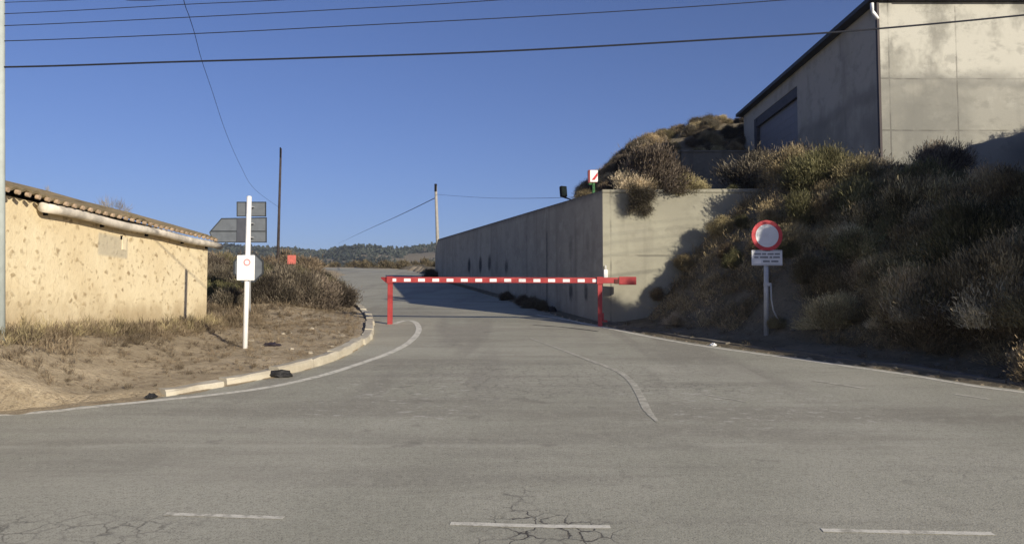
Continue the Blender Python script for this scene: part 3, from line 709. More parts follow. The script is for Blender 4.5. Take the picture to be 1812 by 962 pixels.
mb = MB(); mb.box((pc.x-.25, D-.0165, pc.z-.115), (pc.x-.12, D-.0125, pc.z-.045)); obj('white_emblem', mb, M['white'], pt)
mb = MB(); sp_ = at(1360, 503, D); mb.box((sp_.x-.065, D - .0, sp_.z-.035), (sp_.x+.055, D+.12, sp_.z+.03)); obj('strap', mb, M['galv'], root, .004)
mb = MB(); mb.tube([at(1364, 502, D), at(1365, 530, D-.02), at(1368, 548, D-.03), at(1375, 562, D-.04), at(1380, 570, D-.02), at(1388, 572, D+.0), at(1394, 580, D)], .016, 8)
tag(obj('loose_strap', mb, M['palecable'], None, 0, True), 'pale loose strap hanging off the post of the round sign', 'strap')

b = gp(433, 626); D = b.y
top = at(441, 349, D)
root = thing('sign_post', (b.x, D, tz(b.x, D)), 'leaning white sign post carrying a small white notice with a faded red ring', 'road sign')
lean = lambda z: b.x + (top.x - b.x)*(z - b.z)/(top.z - b.z)
mb = MB(); mb.tube([(b.x, D, b.z - .3), (top.x, D, top.z)], .043, 18); mb.tube([(top.x, D, top.z), (top.x, D, top.z+.02)], [.045, .034], 18); obj('pole', mb, M['white'], root, 0, True)
c = at(437.5, 474, D)
mb = MB(); mb.box((c.x-.155, D-.085, c.z-.22), (c.x+.155, D-.06, c.z+.22)); nb = obj('notice', mb, M['white'], root, .006)
cr_ = at(437, 464, D-.09)
mb = MB()
n = 28
for i in range(n):
    a0, a1 = 2*math.pi*i/n, 2*math.pi*(i+1)/n
    mb.add([(cr_.x+.062*math.cos(a0), D-.0885, cr_.z+.062*math.sin(a0)), (cr_.x+.062*math.cos(a1), D-.0885, cr_.z+.062*math.sin(a1)), (cr_.x+.040*math.cos(a1), D-.0885, cr_.z+.040*math.sin(a1)), (cr_.x+.040*math.cos(a0), D-.0885, cr_.z+.040*math.sin(a0))], [(0,1,2,3)])
obj('red_ring', mb, plain('faded_red_ring', (.62, .27, .28), .6, .1), nb)
clamps = (455, 490)
for py in clamps:
    q = at(440, py, D); mb = MB(); mb.box((lean(q.z)-.06, D-.06, q.z-.014), (lean(q.z)+.06, D+.058, q.z+.014)); obj('clamp', mb, M['galv'], root)
D = 19.4; bb = at(441, 560, D); b = Vector((bb.x, D, tz(bb.x, D))); tt_ = at(441, 355, D)
root = thing('direction_sign', (b.x, D, b.z), 'grey backs of arrow board, small panel and octagon on one post behind the white post', 'road sign')
mb = MB(); mb.tube([(b.x, D, b.z - .3), (tt_.x, D, tt_.z)], .045, 14); obj('pole', mb, M['galv'], root, 0, True)
lean = lambda z: b.x
c8 = at(440, 473, D+.08)
mb = MB(); disc(mb, c8, .415, D + .07, D + .085, 8); ob = obj('octagon_panel', mb, M['signback'], root)
mb = MB()
for i in range(8):
    a0 = 2*math.pi*i/8 + math.pi/8; a1 = a0 + math.pi/4
    o_, i_ = .418, .375
    mb.add([(c8.x+r_*math.cos(a_), yq, c8.z+r_*math.sin(a_)) for yq in (D+.060, D+.088) for r_, a_ in ((o_, a0), (o_, a1), (i_, a1), (i_, a0))], [(0,1,2,3), (4,7,6,5), (0,4,5,1), (3,2,6,7)])
obj('octagon_rim', mb, M['signframe'], ob)
def panel(name, px, py, y_, th):
    pts = [at(a_, b_, y_) for a_, b_ in zip(px, py)]; mb = MB(); mb.prism([(p.x, p.z) for p in pts], 'y', y_, y_ + th); return obj(name, mb, M['signback'], root), pts
def rim(pts, y_, par, wd=.022):
    mb = MB(); n = len(pts); cc = sum((Vector((p.x, p.z)) for p in pts), Vector((0, 0)))/n
    for i in range(n):
        A = Vector((pts[i].x, pts[i].z)); B = Vector((pts[(i+1) % n].x, pts[(i+1) % n].z)); d_ = (B-A).normalized(); nn = Vector((-d_.y, d_.x))
        if (cc - A).dot(nn) < 0: nn = -nn
        q = [A, B, B + nn*wd - d_*wd*.5, A + nn*wd + d_*wd*.5]
        mb.add([(p[0], yq, p[1]) for yq in (y_-.014, y_-.001) for p in q], [(0,1,2,3), (4,7,6,5), (0,4,5,1), (3,2,6,7), (0,3,7,4), (1,5,6,2)])
    return obj('raised_rim', mb, M['signframe'], par)
Y2 = D + .09
o1, p1 = panel('upper_panel', (419, 471, 471, 419), (357, 357, 383, 383), Y2, .015); rim(p1, Y2, o1, .02)
o2, p2 = panel('arrow_panel', (371, 392, 472, 472, 379, 371), (410, 386, 384.5, 429, 429, 413), Y2, .015); rim(p2, Y2, o2, .02)
mb = MB(); a_ = at(373, 409, Y2); b_ = at(471, 407, Y2); mb.box((a_.x+.02, Y2-.013, a_.z-.012), (b_.x-.02, Y2-.001, a_.z+.012)); obj('stiffener', mb, M['signframe'], o2)
a_ = at(420, 386, Y2); b_ = at(437, 428, Y2); mb = MB(); mb.box((a_.x, Y2-.02, b_.z), (b_.x, Y2-.0145, a_.z-.005)); obj('dark_strip', mb, plain('dark_strip_grey', (.075, .08, .095), .6, .1), o2)  # darker grey strip over part of the arrow board
for py in (366, 395, 420, 473):
    q = at(440, py, D); mb = MB(); mb.box((lean(q.z)-.06, D-.056, q.z-.014), (lean(q.z)+.06, D+.088, q.z+.014)); obj('clamp', mb, M['galv'], root)

# post at the very left edge
b = gp(0, 692); tpp = at(1, -150, b.y)
mb = MB(); mb.tube([(b.x, b.y, tz(b.x, b.y) - .3), tuple(tpp)], [.05, .05], 18)
root = thing('lamp_post', (b.x, b.y, tz(b.x, b.y)), 'grey green steel post cut by the left edge of the photo, carrying the overhead cables', 'post')
obj('shaft', mb, M['postgrey'], root, 0, True)
mb = MB(); mb.box((tpp.x-.07, b.y-.5, tpp.z-.4), (tpp.x+.07, b.y+.5, tpp.z-.3)); obj('cross_arm', mb, M['postgrey'], root)
PL = b
# far red marker board
rb = at(516, 470, 46); rt = at(516, 452, 46)
root = thing('marker_board', (rb.x, 46, tz(rb.x, 46)), 'small faded red board standing in the brush beyond the sign post', 'marker board')
mb = MB(); mb.box((rb.x-.04, 46, tz(rb.x, 46)-.2), (rb.x+.04, 46.06, rt.z)); obj('stake', mb, M['wood'], root)
mb = MB(); mb.box((rb.x-.24, 45.95, rb.z+.1), (rb.x+.26, 45.99, rt.z+.02)); obj('board', mb, plain('faded_red_board', (.50, .13, .10), .7, .15), root)

# ------------------------------------------------------------------ poles and cables
def pole_thing(name, px_b, px_t, py_t, Y, r0, r1, m, label):
    t_ = at(px_t, py_t, Y); g = at(px_b, 480, Y); zz = tz(g.x, Y)
    rt_ = thing(name, (g.x, Y, zz), label, 'utility pole')
    mb = MB(); mb.tube([(g.x, Y, zz - .4), ((g.x+t_.x)/2, Y, (zz+t_.z)/2), (t_.x, Y, t_.z)], [r0, (r0+r1)/2, r1], 14); obj('shaft', mb, m, rt_, 0, True)
    return rt_, t_
pA, tA = pole_thing('utility_pole', 491, 497, 263, 50, .10, .065, M['wood'], 'thin dark wooden utility pole rising behind the grey sign backs')
mb = MB(); mb.tube([(tA.x, 49.9, tA.z-.6), (tA.x, 49.9, tA.z+.05)], .05); obj('pole_cap', mb, M['black'], pA)
pB, tB = pole_thing('utility_pole', 776, 771, 328, 60, .15, .10, M['concpole'], 'pale concrete utility pole at the far end of the retaining wall')
mb = MB(); mb.box((tB.x-.09, 59.85, tB.z-.5), (tB.x+.09, 60.15, tB.z+.1)); obj('insulator', mb, M['black'], pB)
def cable(pts, r, label, n=10, gl='overhead cables above the junction'):
    P = catmull([tuple(p) for p in pts], n); mb = MB(); mb.tube([Vector(p) for p in P], r, 6)
    return tag(obj('power_cable', mb, M['cable']), label, 'cable', gl)
CYD = PL.y
def wire(px, Y=CYD): return [at(x_, y_, Y) for x_, y_ in px]
cable([at(-3000, 110, CYD)] + wire([(-400, 121), (0, 119), (300, 110), (540, 103), (906, 90), (1300, 68), (1500, 55.5), (1812, 27), (2300, -25), (3200, -150)]), .012, 'lowest and thickest overhead cable, passing in front of the concrete warehouse')
cable(wire([(-3000, 90), (-400, 80), (0, 73), (340, 60), (600, 47), (1000, 26), (1390, 0), (1900, -45), (3200, -210)]), .006, 'second overhead cable from the bottom, leaving the frame above the barrier')
cable(wire([(-3000, 66), (-400, 56), (0, 46), (330, 31), (600, 17), (900, -1), (1500, -48), (3200, -230)]), .0055, 'third overhead cable from the bottom, just under the frame top at left')
cable(wire([(-3000, 46), (-400, 36), (0, 25), (330, 8), (520, -1), (1000, -30), (3200, -250)]), .005, 'fourth overhead cable, only its left stretch in frame')
cable(wire([(-3000, 30), (-400, 22), (0, 5), (180, -2), (600, -25), (3200, -270)]), .004, 'topmost overhead cable cutting the upper left corner of the frame')
cable([Vector((-3.2, -14, 9.5)), at(290, -330, 8.5), at(311, -80, 12.5), at(325, 0, 14), at(335, 30, 16), at(345, 62, 18), at(357, 107, 21), at(375, 160, 24.5), at(400, 235, 31), at(425, 292, 38), at(450, 334, 44), Vector((tA.x, 49.95, at(495, 368, 50).z))], .007, 'thin cable hanging down across the sky towards the dark wooden pole')
cable([Vector((tB.x, 59.95, at(768, 350, 60).z)), at(700, 384, 95), at(640, 411, 170), at(598, 431, 420)], .03, 'cable sloping from the concrete pole down to the hills', 8)
cable([Vector((tB.x, 60, at(773, 344, 60).z)), at(860, 350, 47), at(960, 350.5, 37), at(1080, 346, 30)], .009, 'faint cable running right from the concrete pole to the hillside', 8)

# ------------------------------------------------------------------ vegetation
def shrub_mesh(name, seed, n, Rr, H, bw, m, up=.5, clumps=11, blade=(.18, .42), droop=.1, stems=True):
    r = np.random.default_rng(seed)
    th = r.uniform(0, 2*np.pi, clumps); el = r.uniform(.05, 1.0, clumps)**.8
    cd = np.stack([np.cos(th)*np.cos(el*np.pi/2), np.sin(th)*np.cos(el*np.pi/2), np.sin(el*np.pi/2)], -1)
    cl = r.uniform(.62, 1.0, clumps)
    k = r.integers(0, clumps, n)
    rad = r.uniform(.10, 1.0, n)**.42
    base = cd[k]*(cl[k]*rad)[:, None]*.86 + r.normal(0, .13, (n, 3))
    base[:, 2] = np.abs(base[:, 2])*.95
    d = base*.9 + cd[k]*.4 + r.normal(0, .42, (n, 3)); d[:, 2] += up; d /= np.linalg.norm(d, axis=1)[:, None]
    ln = r.uniform(*blade, n)
    S = np.array([Rr, Rr, H]); base = base*S
    side = np.cross(d, r.normal(0, 1, (n, 3))); side /= np.linalg.norm(side, axis=1)[:, None]
    wv = (bw*r.uniform(.6, 1.4, n))[:, None]; scl = (Rr+H)/2
    mid = base + d*(ln*.55*scl)[:, None]; mid[:, 2] += .02*scl
    bend = r.normal(0, .35, (n, 3)); bend[:, 2] -= droop
    tip = mid + (d + bend)*(ln*.45*scl)[:, None]
    Vv = np.stack([base - side*wv*.5, base + side*wv*.5, mid + side*wv*.5, mid - side*wv*.5, tip], 1).reshape(-1, 3)
    o = np.arange(n)*5
    q = np.stack([o, o+1, o+2, o+3], -1); t3 = np.stack([o+3, o+2, o+4], -1)
    loops = np.concatenate([q, t3], 1).ravel(); sizes = np.tile([4, 3], n)
    if stems:
        ns = clumps; sv = []; sl_ = []; b0 = len(Vv)
        for i in range(ns):
            e = cd[i]*cl[i]*.75*S; s2 = np.cross(e, [0.2, .3, 1.]); s2 /= np.linalg.norm(s2)+1e-9; w0 = bw*1.6
            sv += [-s2*w0 + [0, 0, -.05], s2*w0 + [0, 0, -.05], e + s2*w0*.3, e - s2*w0*.3]; sl_.append([b0+4*i, b0+4*i+1, b0+4*i+2, b0+4*i+3])
        Vv = np.vstack([Vv, np.array(sv)]); loops = np.concatenate([loops, np.array(sl_).ravel()]); sizes = np.concatenate([sizes, np.full(ns, 4)])
    me = np_mesh(name, Vv, loops, sizes); me.materials.append(m); return me
PROTO = {
 'brush': [shrub_mesh('dry_shrub', s_, 24000, .64, .62, .0066, M['brush'], .12, 14, (.03, .095)) for s_ in (21, 22, 23)],
 'dry': [shrub_mesh('dry_shrub', s_, 24000, .62, .62, .0062, M['dry'], .12, 18, (.03, .095)) for s_ in (1, 2, 3)],
 'olive': [shrub_mesh('broom_shrub', s_, 22000, .58, .68, .006, M['olive'], .25, 15, (.035, .11)) for s_ in (4, 5)],
 'pale': [shrub_mesh('dead_brush', s_, 13000, .56, .52, .0066, M['pale'], .12, 17, (.035, .12)) for s_ in (6, 7)],
 'tuft': [shrub_mesh('grass_tuft', s_, 260, .16, .22, .010, M['straw'], 1.2, 5, (.5, 1.3), .25, False) for s_ in (8, 9)],
}
def place(kind, name, x, y, s, label, cat, group, var=None, sz=None, sink=.08, z=None):
    L_ = PROTO[kind]; me = L_[var if var is not None else random.randrange(len(L_))]
    o = bpy.data.objects.new(name, me); COL.objects.link(o)
    zz = tz(x, y) if z is None else z
    o.location = (x, y, zz - sink*s); o.rotation_euler = (random.uniform(-.1, .1), random.uniform(-.1, .1), random.uniform(0, 6.28))
    o.scale = (s*random.uniform(.9, 1.12), s*random.uniform(.9, 1.12), (sz or s)*random.uniform(.92, 1.08))
    return tag(o, label, cat, group)
# left thicket behind the sign post and along the branch road
TL = [  # (px, Y, scale, kind, label)
 (598, 24.0, 1.55, 'brush', 'grey brown dry bush at the right end of the thicket, touching the kerb bend'),
 (556, 22.5, 1.85, 'brush', 'broad grey brown bush at the front of the thicket, just left of the kerb bend'),
 (510, 21.8, 1.9, 'brush', 'rounded grey brown bush in the thicket, second from the kerb bend'),
 (475, 21.3, 1.45, 'brush', 'low grey brown bush in the thicket just right of the white sign post'),
 (405, 20.5, 1.1, 'brush', 'low dark bush between the shed corner and the white sign post'),
 (378, 22.0, 1.2, 'olive', 'dark olive bush against the shed corner'),
]
for px, Y, s, k, lab in TL:
    x = at(px, 500, Y).x; place(k, 'dry_shrub' if k == 'brush' else 'broom_shrub', x, Y, s, lab, 'bush', 'bushes of the left thicket')
for px, Y, s in ((590, 28, 1.3), (550, 28, 1.55), (505, 26.5, 1.6), (460, 25, 1.5), (425, 25.5, 1.6), (390, 26, 1.7), (575, 34, 1.5), (530, 33, 1.7), (480, 32, 1.9), (440, 33, 2.0), (400, 34, 2.1), (370, 33, 2.2), (345, 31, 2.2)):
    x = at(px, 500, Y).x; place(random.choice(['brush', 'brush', 'brush', 'olive']), 'dry_shrub', x, Y, s, 'grey brown bush massed in the middle of the left thicket', 'bush', 'bushes massed inside the left thicket')
# right embankment, on ground found by marching the view ray
def hit(px, py):
    x, y, z = ray(px, py); tt = np.arange(6, 60, .1); zz = terrain(x*tt, y*tt); k = np.argmax(EYE + z*tt < zz); return x*tt[k], y*tt[k]
RB = [
 (1195, 580, 0.55, 'pale', 'pale dry brush at the foot of the bank right of the barrier'),
 (1165, 540, .60, 'dry', 'dark dry bush where the bank meets the wall, above the barrier arm'),
 (1215, 490, .70, 'dry', 'dark dry bush climbing along the shadow on the sunlit wall'),
 (1275, 425, .75, 'dry', 'dark bush below the right end of the wing wall'),
 (1420, 410, 1.12, 'olive', 'yellow green bush just right of the round sign'),
 (1342, 350, 2.03, 'brush', 'brown bush under the left corner of the warehouse'),
 (1410, 350, 1.89, 'brush', 'brown bush under the warehouse door'),
 (1480, 345, 1.8, 'olive', 'big greenish bush tallest in front of the warehouse side'),
 (1535, 340, 1.82, 'brush', 'brown bush right of the tallest bush at the warehouse corner'),
 (1590, 335, 1.12, 'brush', 'small bush at the foot of the sunlit warehouse corner'),
 (1660, 320, 1.89, 'brush', 'brown bush against the sunlit warehouse front'),
 (1720, 500, 1.75, 'olive', 'largest green broom bush in the middle of the right bank'),
 (1640, 605, 1.5, 'pale', 'pale dead brush left of the other pale clump at the bank foot'),
 (1760, 600, 1.55, 'pale', 'pale dead brush near the right frame edge at the bank foot'),
 (1555, 600, 0.50, 'pale', 'small pale dead brush low on the bank right of the round sign'),
 (1375, 590, 0.40, 'dry', 'small brown tuft right beside the foot of the round sign'),
 (1440, 520, 0.98, 'dry', 'brown bush behind the loose strap of the round sign'),
 (1500, 450, 0.98, 'pale', 'pale twiggy bush above and right of the text plate'),
 (1600, 420, 1.26, 'olive', 'olive bush halfway up the bank below the warehouse corner'),
 (1780, 400, 1.40, 'dry', 'dry reddish bush high on the bank near the right frame edge'),
 (1300, 480, 0.60, 'olive', 'small olive bush left of the round sign'),
]
for px, py, s, k, lab in RB:
    x, y = hit(px, py)
    if py < 360: y = 20.5 - .5*(px > 1500); x = at(px, py, y).x
    while inside(np.array([x]), np.array([y]), ROAD)[0] or pdist(np.array([x]), np.array([y]), RE)[0] < .75: x += .1; y += .04
    place(k, {'brush': 'dry_shrub', 'dry': 'dry_shrub', 'olive': 'broom_shrub', 'pale': 'dead_brush'}[k], x, y, s, lab, 'bush', 'bushes on the right bank', sink=-.12)
cnt = 0
for i in range(4000):
    if cnt >= 130: break
    px = random.uniform(1120, 1900); py = random.uniform(300, 640); x, y = hit(px, py)
    d_ = float(pdist(np.array([x]), np.array([y]), RE)[0])
    if d_ < 1.3 or y > 24.5 or x < 2.6 or inside(np.array([x]), np.array([y]), ROAD)[0]: continue
    if x < 6.4 and y > 15.0 and random.random() < .55: continue
    small = .6 if (x < 6.8 and y > 15) else 1.0
    if y > 20.5 or pdist(np.array([x]), np.array([y]), RE)[0] > 4.6: small = .5
    if abs(px - 1357) < 60 and d_ < 2.3: continue
    k = random.choice(['dry', 'dry', 'dry', 'olive', 'pale'])
    if k == 'pale': small *= .65
    place(k, {'dry': 'dry_shrub', 'olive': 'broom_shrub', 'pale': 'dead_brush'}[k], x, y, random.choice((.7, .9, 1.1, 1.3, 1.6))*random.uniform(.9, 1.1)*small, {'dry': 'dark dry shrub among the dense scrub of the shaded right bank', 'olive': 'olive green shrub among the dense scrub of the shaded right bank', 'pale': 'pale dead shrub among the dense scrub of the shaded right bank'}[k], 'bush', {'dry': 'dark shrubs of the right bank', 'olive': 'olive shrubs of the right bank', 'pale': 'pale shrubs of the right bank'}[k]); cnt += 1
# wall-top bushes
for px, Y, s, k, lab in ((1118, 19.4, 1.25, 'pale', 'pale grey bush spilling over the wing wall near its corner'), (1152, 19.65, 2.1, 'brush', 'brown bush overhanging the middle of the wing wall'), (1185, 20.9, 1.7, 'brush', 'brown bush on the wing wall left of the dark yard wall'), (1093, 20.4, 1.0, 'brush', 'small dark bush behind the striped marker')):
    x = at(px, 320, Y).x; place(k, 'dry_shrub', x, Y, s, lab, 'bush', 'bushes on top of the wall', sink=.0)
o = place('brush', 'dead_brush', at(1125, 340, CY-.05).x, CY - .02, .9, 'grey dead brush hanging down the sunlit face of the wing wall', 'bush', 'bushes on top of the wall', z=at(1128, 345, CY).z); o.rotation_euler.x = R(100)
for i in range(9):                                           # unseen brush added outside the frame to shade the bank foot
    sx = 1.0 + .45*i; q_ = np.array([.79, .61])*(11.95 + .15*(i % 3)) + np.array([-.61, .79])*sx
    if q_[0] < .70*q_[1]: continue
    place('dry', 'dry_shrub', q_[0], q_[1], 1.15, 'unseen dry bush added beyond the right edge to shade the bank foot', 'bush', 'unseen bushes added for shade at the right')
# hill behind the wall
cnt = 0
for i in range(1200):
    if cnt >= 170: break
    x = random.uniform(2.5, 13); y = random.uniform(28, 44)
    if x > 7.6 and y < 37.2: continue
    if (x - xwall(y)) < 4 or x < .095*y: continue
    place(random.choice(['brush', 'dry']), 'dry_shrub', x, y, random.uniform(.7, 1.35), 'brown bush on the sunlit hill between the wall and the warehouse', 'bush', 'bushes on the hill behind the wall'); cnt += 1
x = at(765, 470, 52).x; place('brush', 'dry_shrub', xwall(52.5) - .5, 52.5, 1.2, 'dark bush at the foot of the far end of the retaining wall', 'bush', 'bushes along the retaining wall')
for px, py, s in ((950, 545, .75), (925, 540, .7), (968, 550, .6), (880, 531, .6)):
    g = gp(px, py); place('brush', 'dry_shrub', xwall(g.y) - .42, g.y, s, 'dark weed bush growing at the foot of the shaded retaining wall', 'bush', 'bushes along the retaining wall')

# stuff: merged fields of scrub and grass
def field(name, m, items, proto_args, label=None):
    """items: rows of x, y, z, scale"""
    Vs = []; Ls = []; Ss = []; off = 0
    base = [shrub_mesh('scrub', 50 + i, *proto_args) for i in range(4)]
    arr = []
    for b_ in base:
        v = np.empty(len(b_.vertices)*3, np.float32); b_.vertices.foreach_get('co', v)
        l = np.empty(len(b_.loops), np.int32); b_.loops.foreach_get('vertex_index', l)
        s = np.empty(len(b_.polygons), np.int32); b_.polygons.foreach_get('loop_total', s); arr.append((v.reshape(-1, 3), l, s))
    for i, (x, y, z, sc) in enumerate(items):
        v, l, s = arr[i % 4]; a = RNG.uniform(0, 6.28); c_, s_ = math.cos(a), math.sin(a)
        vv = v*sc*np.array([RNG.uniform(.85, 1.2), RNG.uniform(.85, 1.2), RNG.uniform(.75, 1.2)])
        vv = np.stack([vv[:, 0]*c_ - vv[:, 1]*s_, vv[:, 0]*s_ + vv[:, 1]*c_, vv[:, 2]], -1) + [x, y, z]
        Vs.append(vv); Ls.append(l + off); Ss.append(s); off += len(v)
    for b_ in base: bpy.data.meshes.remove(b_)
    me = np_mesh(name, np.vstack(Vs), np.concatenate(Ls), np.concatenate(Ss))
    return tag(mesh_obj(name, me, m), label, None, None, 'stuff')
def scatter(n, fn):
    out = []
    while len(out) < n:
        x, y = fn()
        out.append((x, y))
    A = np.array(out); return A[:, 0], A[:, 1]
# matted scrub over the right bank
def f():
    while True:
        x = RNG.uniform(1.5, 20); y = RNG.uniform(8, 26)
        if x > .70*y + 3.5: continue
        return x, y
x, y = scatter(9000, f); d_ = pdist(x, y, RE); ok = (~inside(x, y, ROAD)) & (d_ > 1.15) & ~((np.abs(x - 5.0) < .7) & (y < 15.7)) & ~((d_ > 4.4) & (RNG.random(len(x)) < .6)) & ((x - xwall(y)) > .2) & ~((y > CY-.15) & (y < CY+.6) & (x < 6.9)) & ~((x > bx - .4) & (y > BY - .3)) & ~((y > CY) & (x < 7.4))
x, y = x[ok], y[ok]; z = terrain(x, y)
field('scrub', M['thatch'], np.stack([x, y, z - .04, RNG.uniform(.3, .95, len(x))], -1), (150, .5, .42, .010, M['thatch'], .18, 9, (.09, .26), .1, False))
# dry litter of pale twigs at the foot of the bank
x, y = scatter(2600, f); d_ = pdist(x, y, RE); ok = (~inside(x, y, ROAD)) & (d_ > .30) & (d_ < 1.15) & (y < 18.5) & ~((abs(x - 5.0) < .3) & (y < 15)); x, y = x[ok], y[ok]; z = terrain(x, y)
x, y = x, y
field('dry_litter', M['straw'], np.stack([x, y, z - .01, RNG.uniform(.3, .8, len(x))], -1), (26, .22, .10, .008, M['pale'], .1, 6, (.2, .7), .2, False))
# grass of the left bank
def fl_():
    while True:
        x = RNG.uniform(-10, -2.8); y = RNG.uniform(7.8, 24)
        return x, y
x, y = scatter(5200, fl_); d_ = pdist(x, y, LK); band = ss(-x, 5.4, 6.6)
ok = (~inside(x, y, ROAD)) & (d_ > .25) & ~((x < hx + .05) & (y > y0) & (y < y1)) & (RNG.random(len(x)) < .55 + .9*band + .5*ss(y, 15.5, 18))
x, y = x[ok], y[ok]; band = band[ok]; z = terrain(x, y)
field('dry_grass', M['straw'], np.stack([x, y, z - .01, (.42 + .58*band)*RNG.uniform(.5, 1.25, len(x))], -1), (40, .22, .15, .006, M['straw'], .7, 8, (.3, .9), .3, False))
x, y = scatter(900, fl_); ok = (x < -6.2) & (x > hx + .05) & (y > 9.5) & (y < 18.2); x, y = x[ok], y[ok]; z = terrain(x, y)
field('weeds', M['dry'], np.stack([x, y, z - .01, RNG.uniform(.5, 1.0, len(x))], -1), (110, .3, .30, .006, M['dry'], .6, 9, (.2, .7), .15, False))
# weeds on the shed roof
for i, (px, py, s) in enumerate(((205, 378, .42), (240, 385, .38), (270, 391, .40), (300, 400, .25), (180, 372, .22))):
    Yr = 13.7 + (px - 175)/150*3.0; p = at(px, py, Yr)
    me = shrub_mesh('roof_weed', 70+i, 90, .42, .42, .006, M['dry'], 1.1, 6, (.4, .9), .0, False)
    o = mesh_obj('roof_weed', me, None); o.location = (hx - .55 - .2*i, Yr, ze + .30 + .05*i); o.scale = (s*1.3,)*3; tag(o, 'thin twiggy weed growing from the tiled shed roof', 'weed', 'weeds on the shed roof')
# far scrub beyond the branch road
x = RNG.uniform(-75, 8, 900); y = RNG.uniform(70, 135, 900); ok = (~inside(x, y, ROAD)) & (pdist(x, y, ROAD, True) > 1.0) & (x < y*-.02); x, y = x[ok], y[ok]; z = terrain(x, y)
field('far_scrub', M['far_scrub'], np.stack([x, y, z - .1, RNG.uniform(.8, 1.8, len(x))], -1), (420, .75, .55, .032, M['far_scrub'], .2, 12, (.12, .32), .1, False))
x = RNG.uniform(-40, -9, 150); y = RNG.uniform(36, 68, 150); ok = (~inside(x, y, ROAD)) & (pdist(x, y, LK) > 1.6) & (x < -.2*y - 1.0); x, y = x[ok], y[ok]; z = terrain(x, y)
field('scrub', M['far_scrub'], np.stack([x, y, z - .1, RNG.uniform(1.2, 2.3, len(x))], -1), (900, .7, .62, .02, M['far_scrub'], .25, 14, (.1, .3), .1, False))

# hills with forest
def hz(x, y):
    u = x/ y
    sil = np.interp(u, [-.75, -.5, -.40, -.325, -.30, -.262, -.245, -.225, -.20, -.165, -.13, -.10, -.05, .1, .6], [.105, .10, .092, .0885, .0890, .0850, .0855, .090, .0945, .0925, .0935, .096, .098, .1, .1])
    t = ss(y, 260, 620); back = 1 - .25*ss(y, 640, 1100)
    return EYE + 3 + (sil*600 - 8)*t*back + 7*fbm(x, y, 90, 31)*t + 3*fbm(x, y, 30, 33)*t*(y < 560)
hxg = np.linspace(-900, 500, 150); hyg = np.concatenate([np.linspace(200, 660, 60), np.linspace(690, 1400, 14)])
HX, HY = np.meshgrid(hxg, hyg); HZ = hz(HX.ravel(), HY.ravel())
ih = np.arange(HX.size).reshape(HX.shape); q = np.stack([ih[:-1, :-1], ih[:-1, 1:], ih[1:, 1:], ih[1:, :-1]], -1).reshape(-1, 4)
me = np_mesh('hills', np.stack([HX.ravel(), HY.ravel(), HZ], -1), q, np.full(len(q), 4)); me.polygons.foreach_set('use_smooth', np.ones(len(q), bool))
M['hill'] = make_dirt('hill_soil', True); tag(mesh_obj('hills', me, M['hill']), kind='structure')
x = RNG.uniform(-520, 60, 11000); y = RNG.uniform(300, 660, 11000); ok = (x < -.02*y) & (x > -.75*y) & (fbm(x, y, 60, 41) > -.38); x, y = x[ok], y[ok]
field('forest', M['pine'], np.stack([x, y, hz(x, y) - .8, RNG.uniform(1.8, 4.2, len(x))], -1), (46, .70, .85, .34, M['pine'], .25, 9, (.3, .5), .1, False))

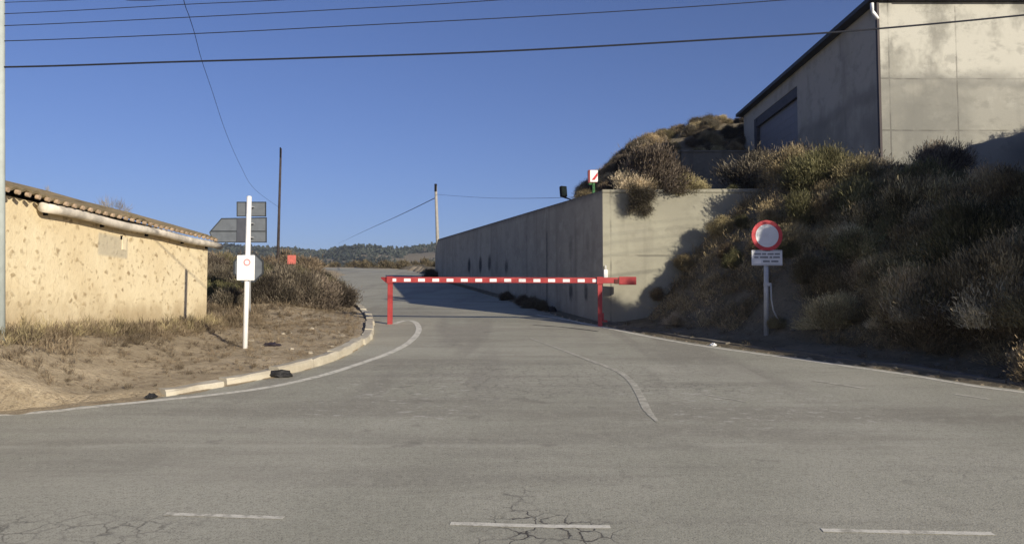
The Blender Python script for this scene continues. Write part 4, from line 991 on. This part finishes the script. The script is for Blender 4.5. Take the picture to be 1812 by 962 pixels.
# ------------------------------------------------------------------ litter on the verge
def lump(name, c, sx, sy, sz, m, label, cat, seed):
    r = np.random.default_rng(seed); bm = bmesh.new(); bmesh.ops.create_icosphere(bm, subdivisions=3, radius=1)
    for v in bm.verts:
        n_ = .28*vnoise(np.array([v.co.x*2+9]), np.array([v.co.y*2+v.co.z*3+seed]), .8, seed)[0] + .15*r.normal()*.3
        v.co = Vector((v.co.x*sx*(1+n_*1.6), v.co.y*sy*(1+n_*1.3), max(-.2, v.co.z)*sz*(1+n_*2)))
    me = bpy.data.meshes.new(name); bm.to_mesh(me); bm.free()
    o = mesh_obj(name, me, m); o.location = c; o.rotation_euler.z = r.uniform(0, 3); return tag(o, label, cat)
p = gp(495, 667); lump('rubber_scrap', (p.x, p.y, p.z+.02), .17, .08, .075, M['rubber'], 'larger black rubber scrap lying against the pale left kerb', 'litter', 3)
p = gp(268, 705); lump('rubbish', (p.x, p.y, p.z+.02), .09, .05, .05, M['rubber'], 'small black scrap at the near end of the pale left kerb', 'litter', 5)
p = gp(482, 622); lump('plastic_bag', (p.x, p.y, tz(p.x, p.y)), .17, .12, .05, plain('dark_plastic', (.035, .026, .03), .5, .2), 'flat dark plastic bag on the dirt right of the white sign post', 'litter', 6)
p = gp(1262, 611); lump('white_stone', (p.x, p.y, p.z), .07, .05, .05, M['white'], 'small white stone on the right edge line', 'stone', 8)
p = gp(1002, 553); lump('stone_block', (xwall(p.y)-.3, p.y, p.z), .14, .12, .16, M['rubber'], 'dark pointed stone at the foot of the shaded wall', 'stone', 9)
g_ = (M['rock'])
for i in range(34):
    if i < 12:
        k = random.uniform(.15, .95); px = 400 + 230*random.random(); py = 588 + 55*random.random(); p = gp(px, py); 
    else:
        px = random.uniform(1395, 1800); py = 607 + (px-1395)*.135 + random.uniform(0, 26); p = gp(px, py)
    if bool(inside(np.array([p.x]), np.array([p.y]), ROAD)[0]): continue
    s = random.uniform(.025, .06 if i < 12 else .05); o = lump('loose_stone', (p.x, p.y, tz(p.x, p.y)), s*1.3, s, s*.8, M['rock'] if i < 12 else M['kerb_dark'], 'small pale stone lying in the dirt of the left bank' if i < 12 else 'small grey stone in the litter at the foot of the right bank', 'stone', 100+i)
    o['group'] = 'loose stones on the left bank' if i < 12 else 'loose stones below the right bank'

# ------------------------------------------------------------------ air
t = bpy.data.materials.new('haze_air'); t.use_nodes = True; t.node_tree.nodes.clear()
vo = t.node_tree.nodes.new('ShaderNodeOutputMaterial'); pv = t.node_tree.nodes.new('ShaderNodeVolumePrincipled')
pv.inputs['Color'].default_value = (.70, .82, 1.0, 1); pv.inputs['Density'].default_value = 00.00034; pv.inputs['Anisotropy'].default_value = .2
t.node_tree.links.new(pv.outputs[0], vo.inputs['Volume'])
mb = MB(); mb.box((-1700, -700, -20), (1700, 2900, 88)); tag(obj('haze', mb, t), kind='stuff')
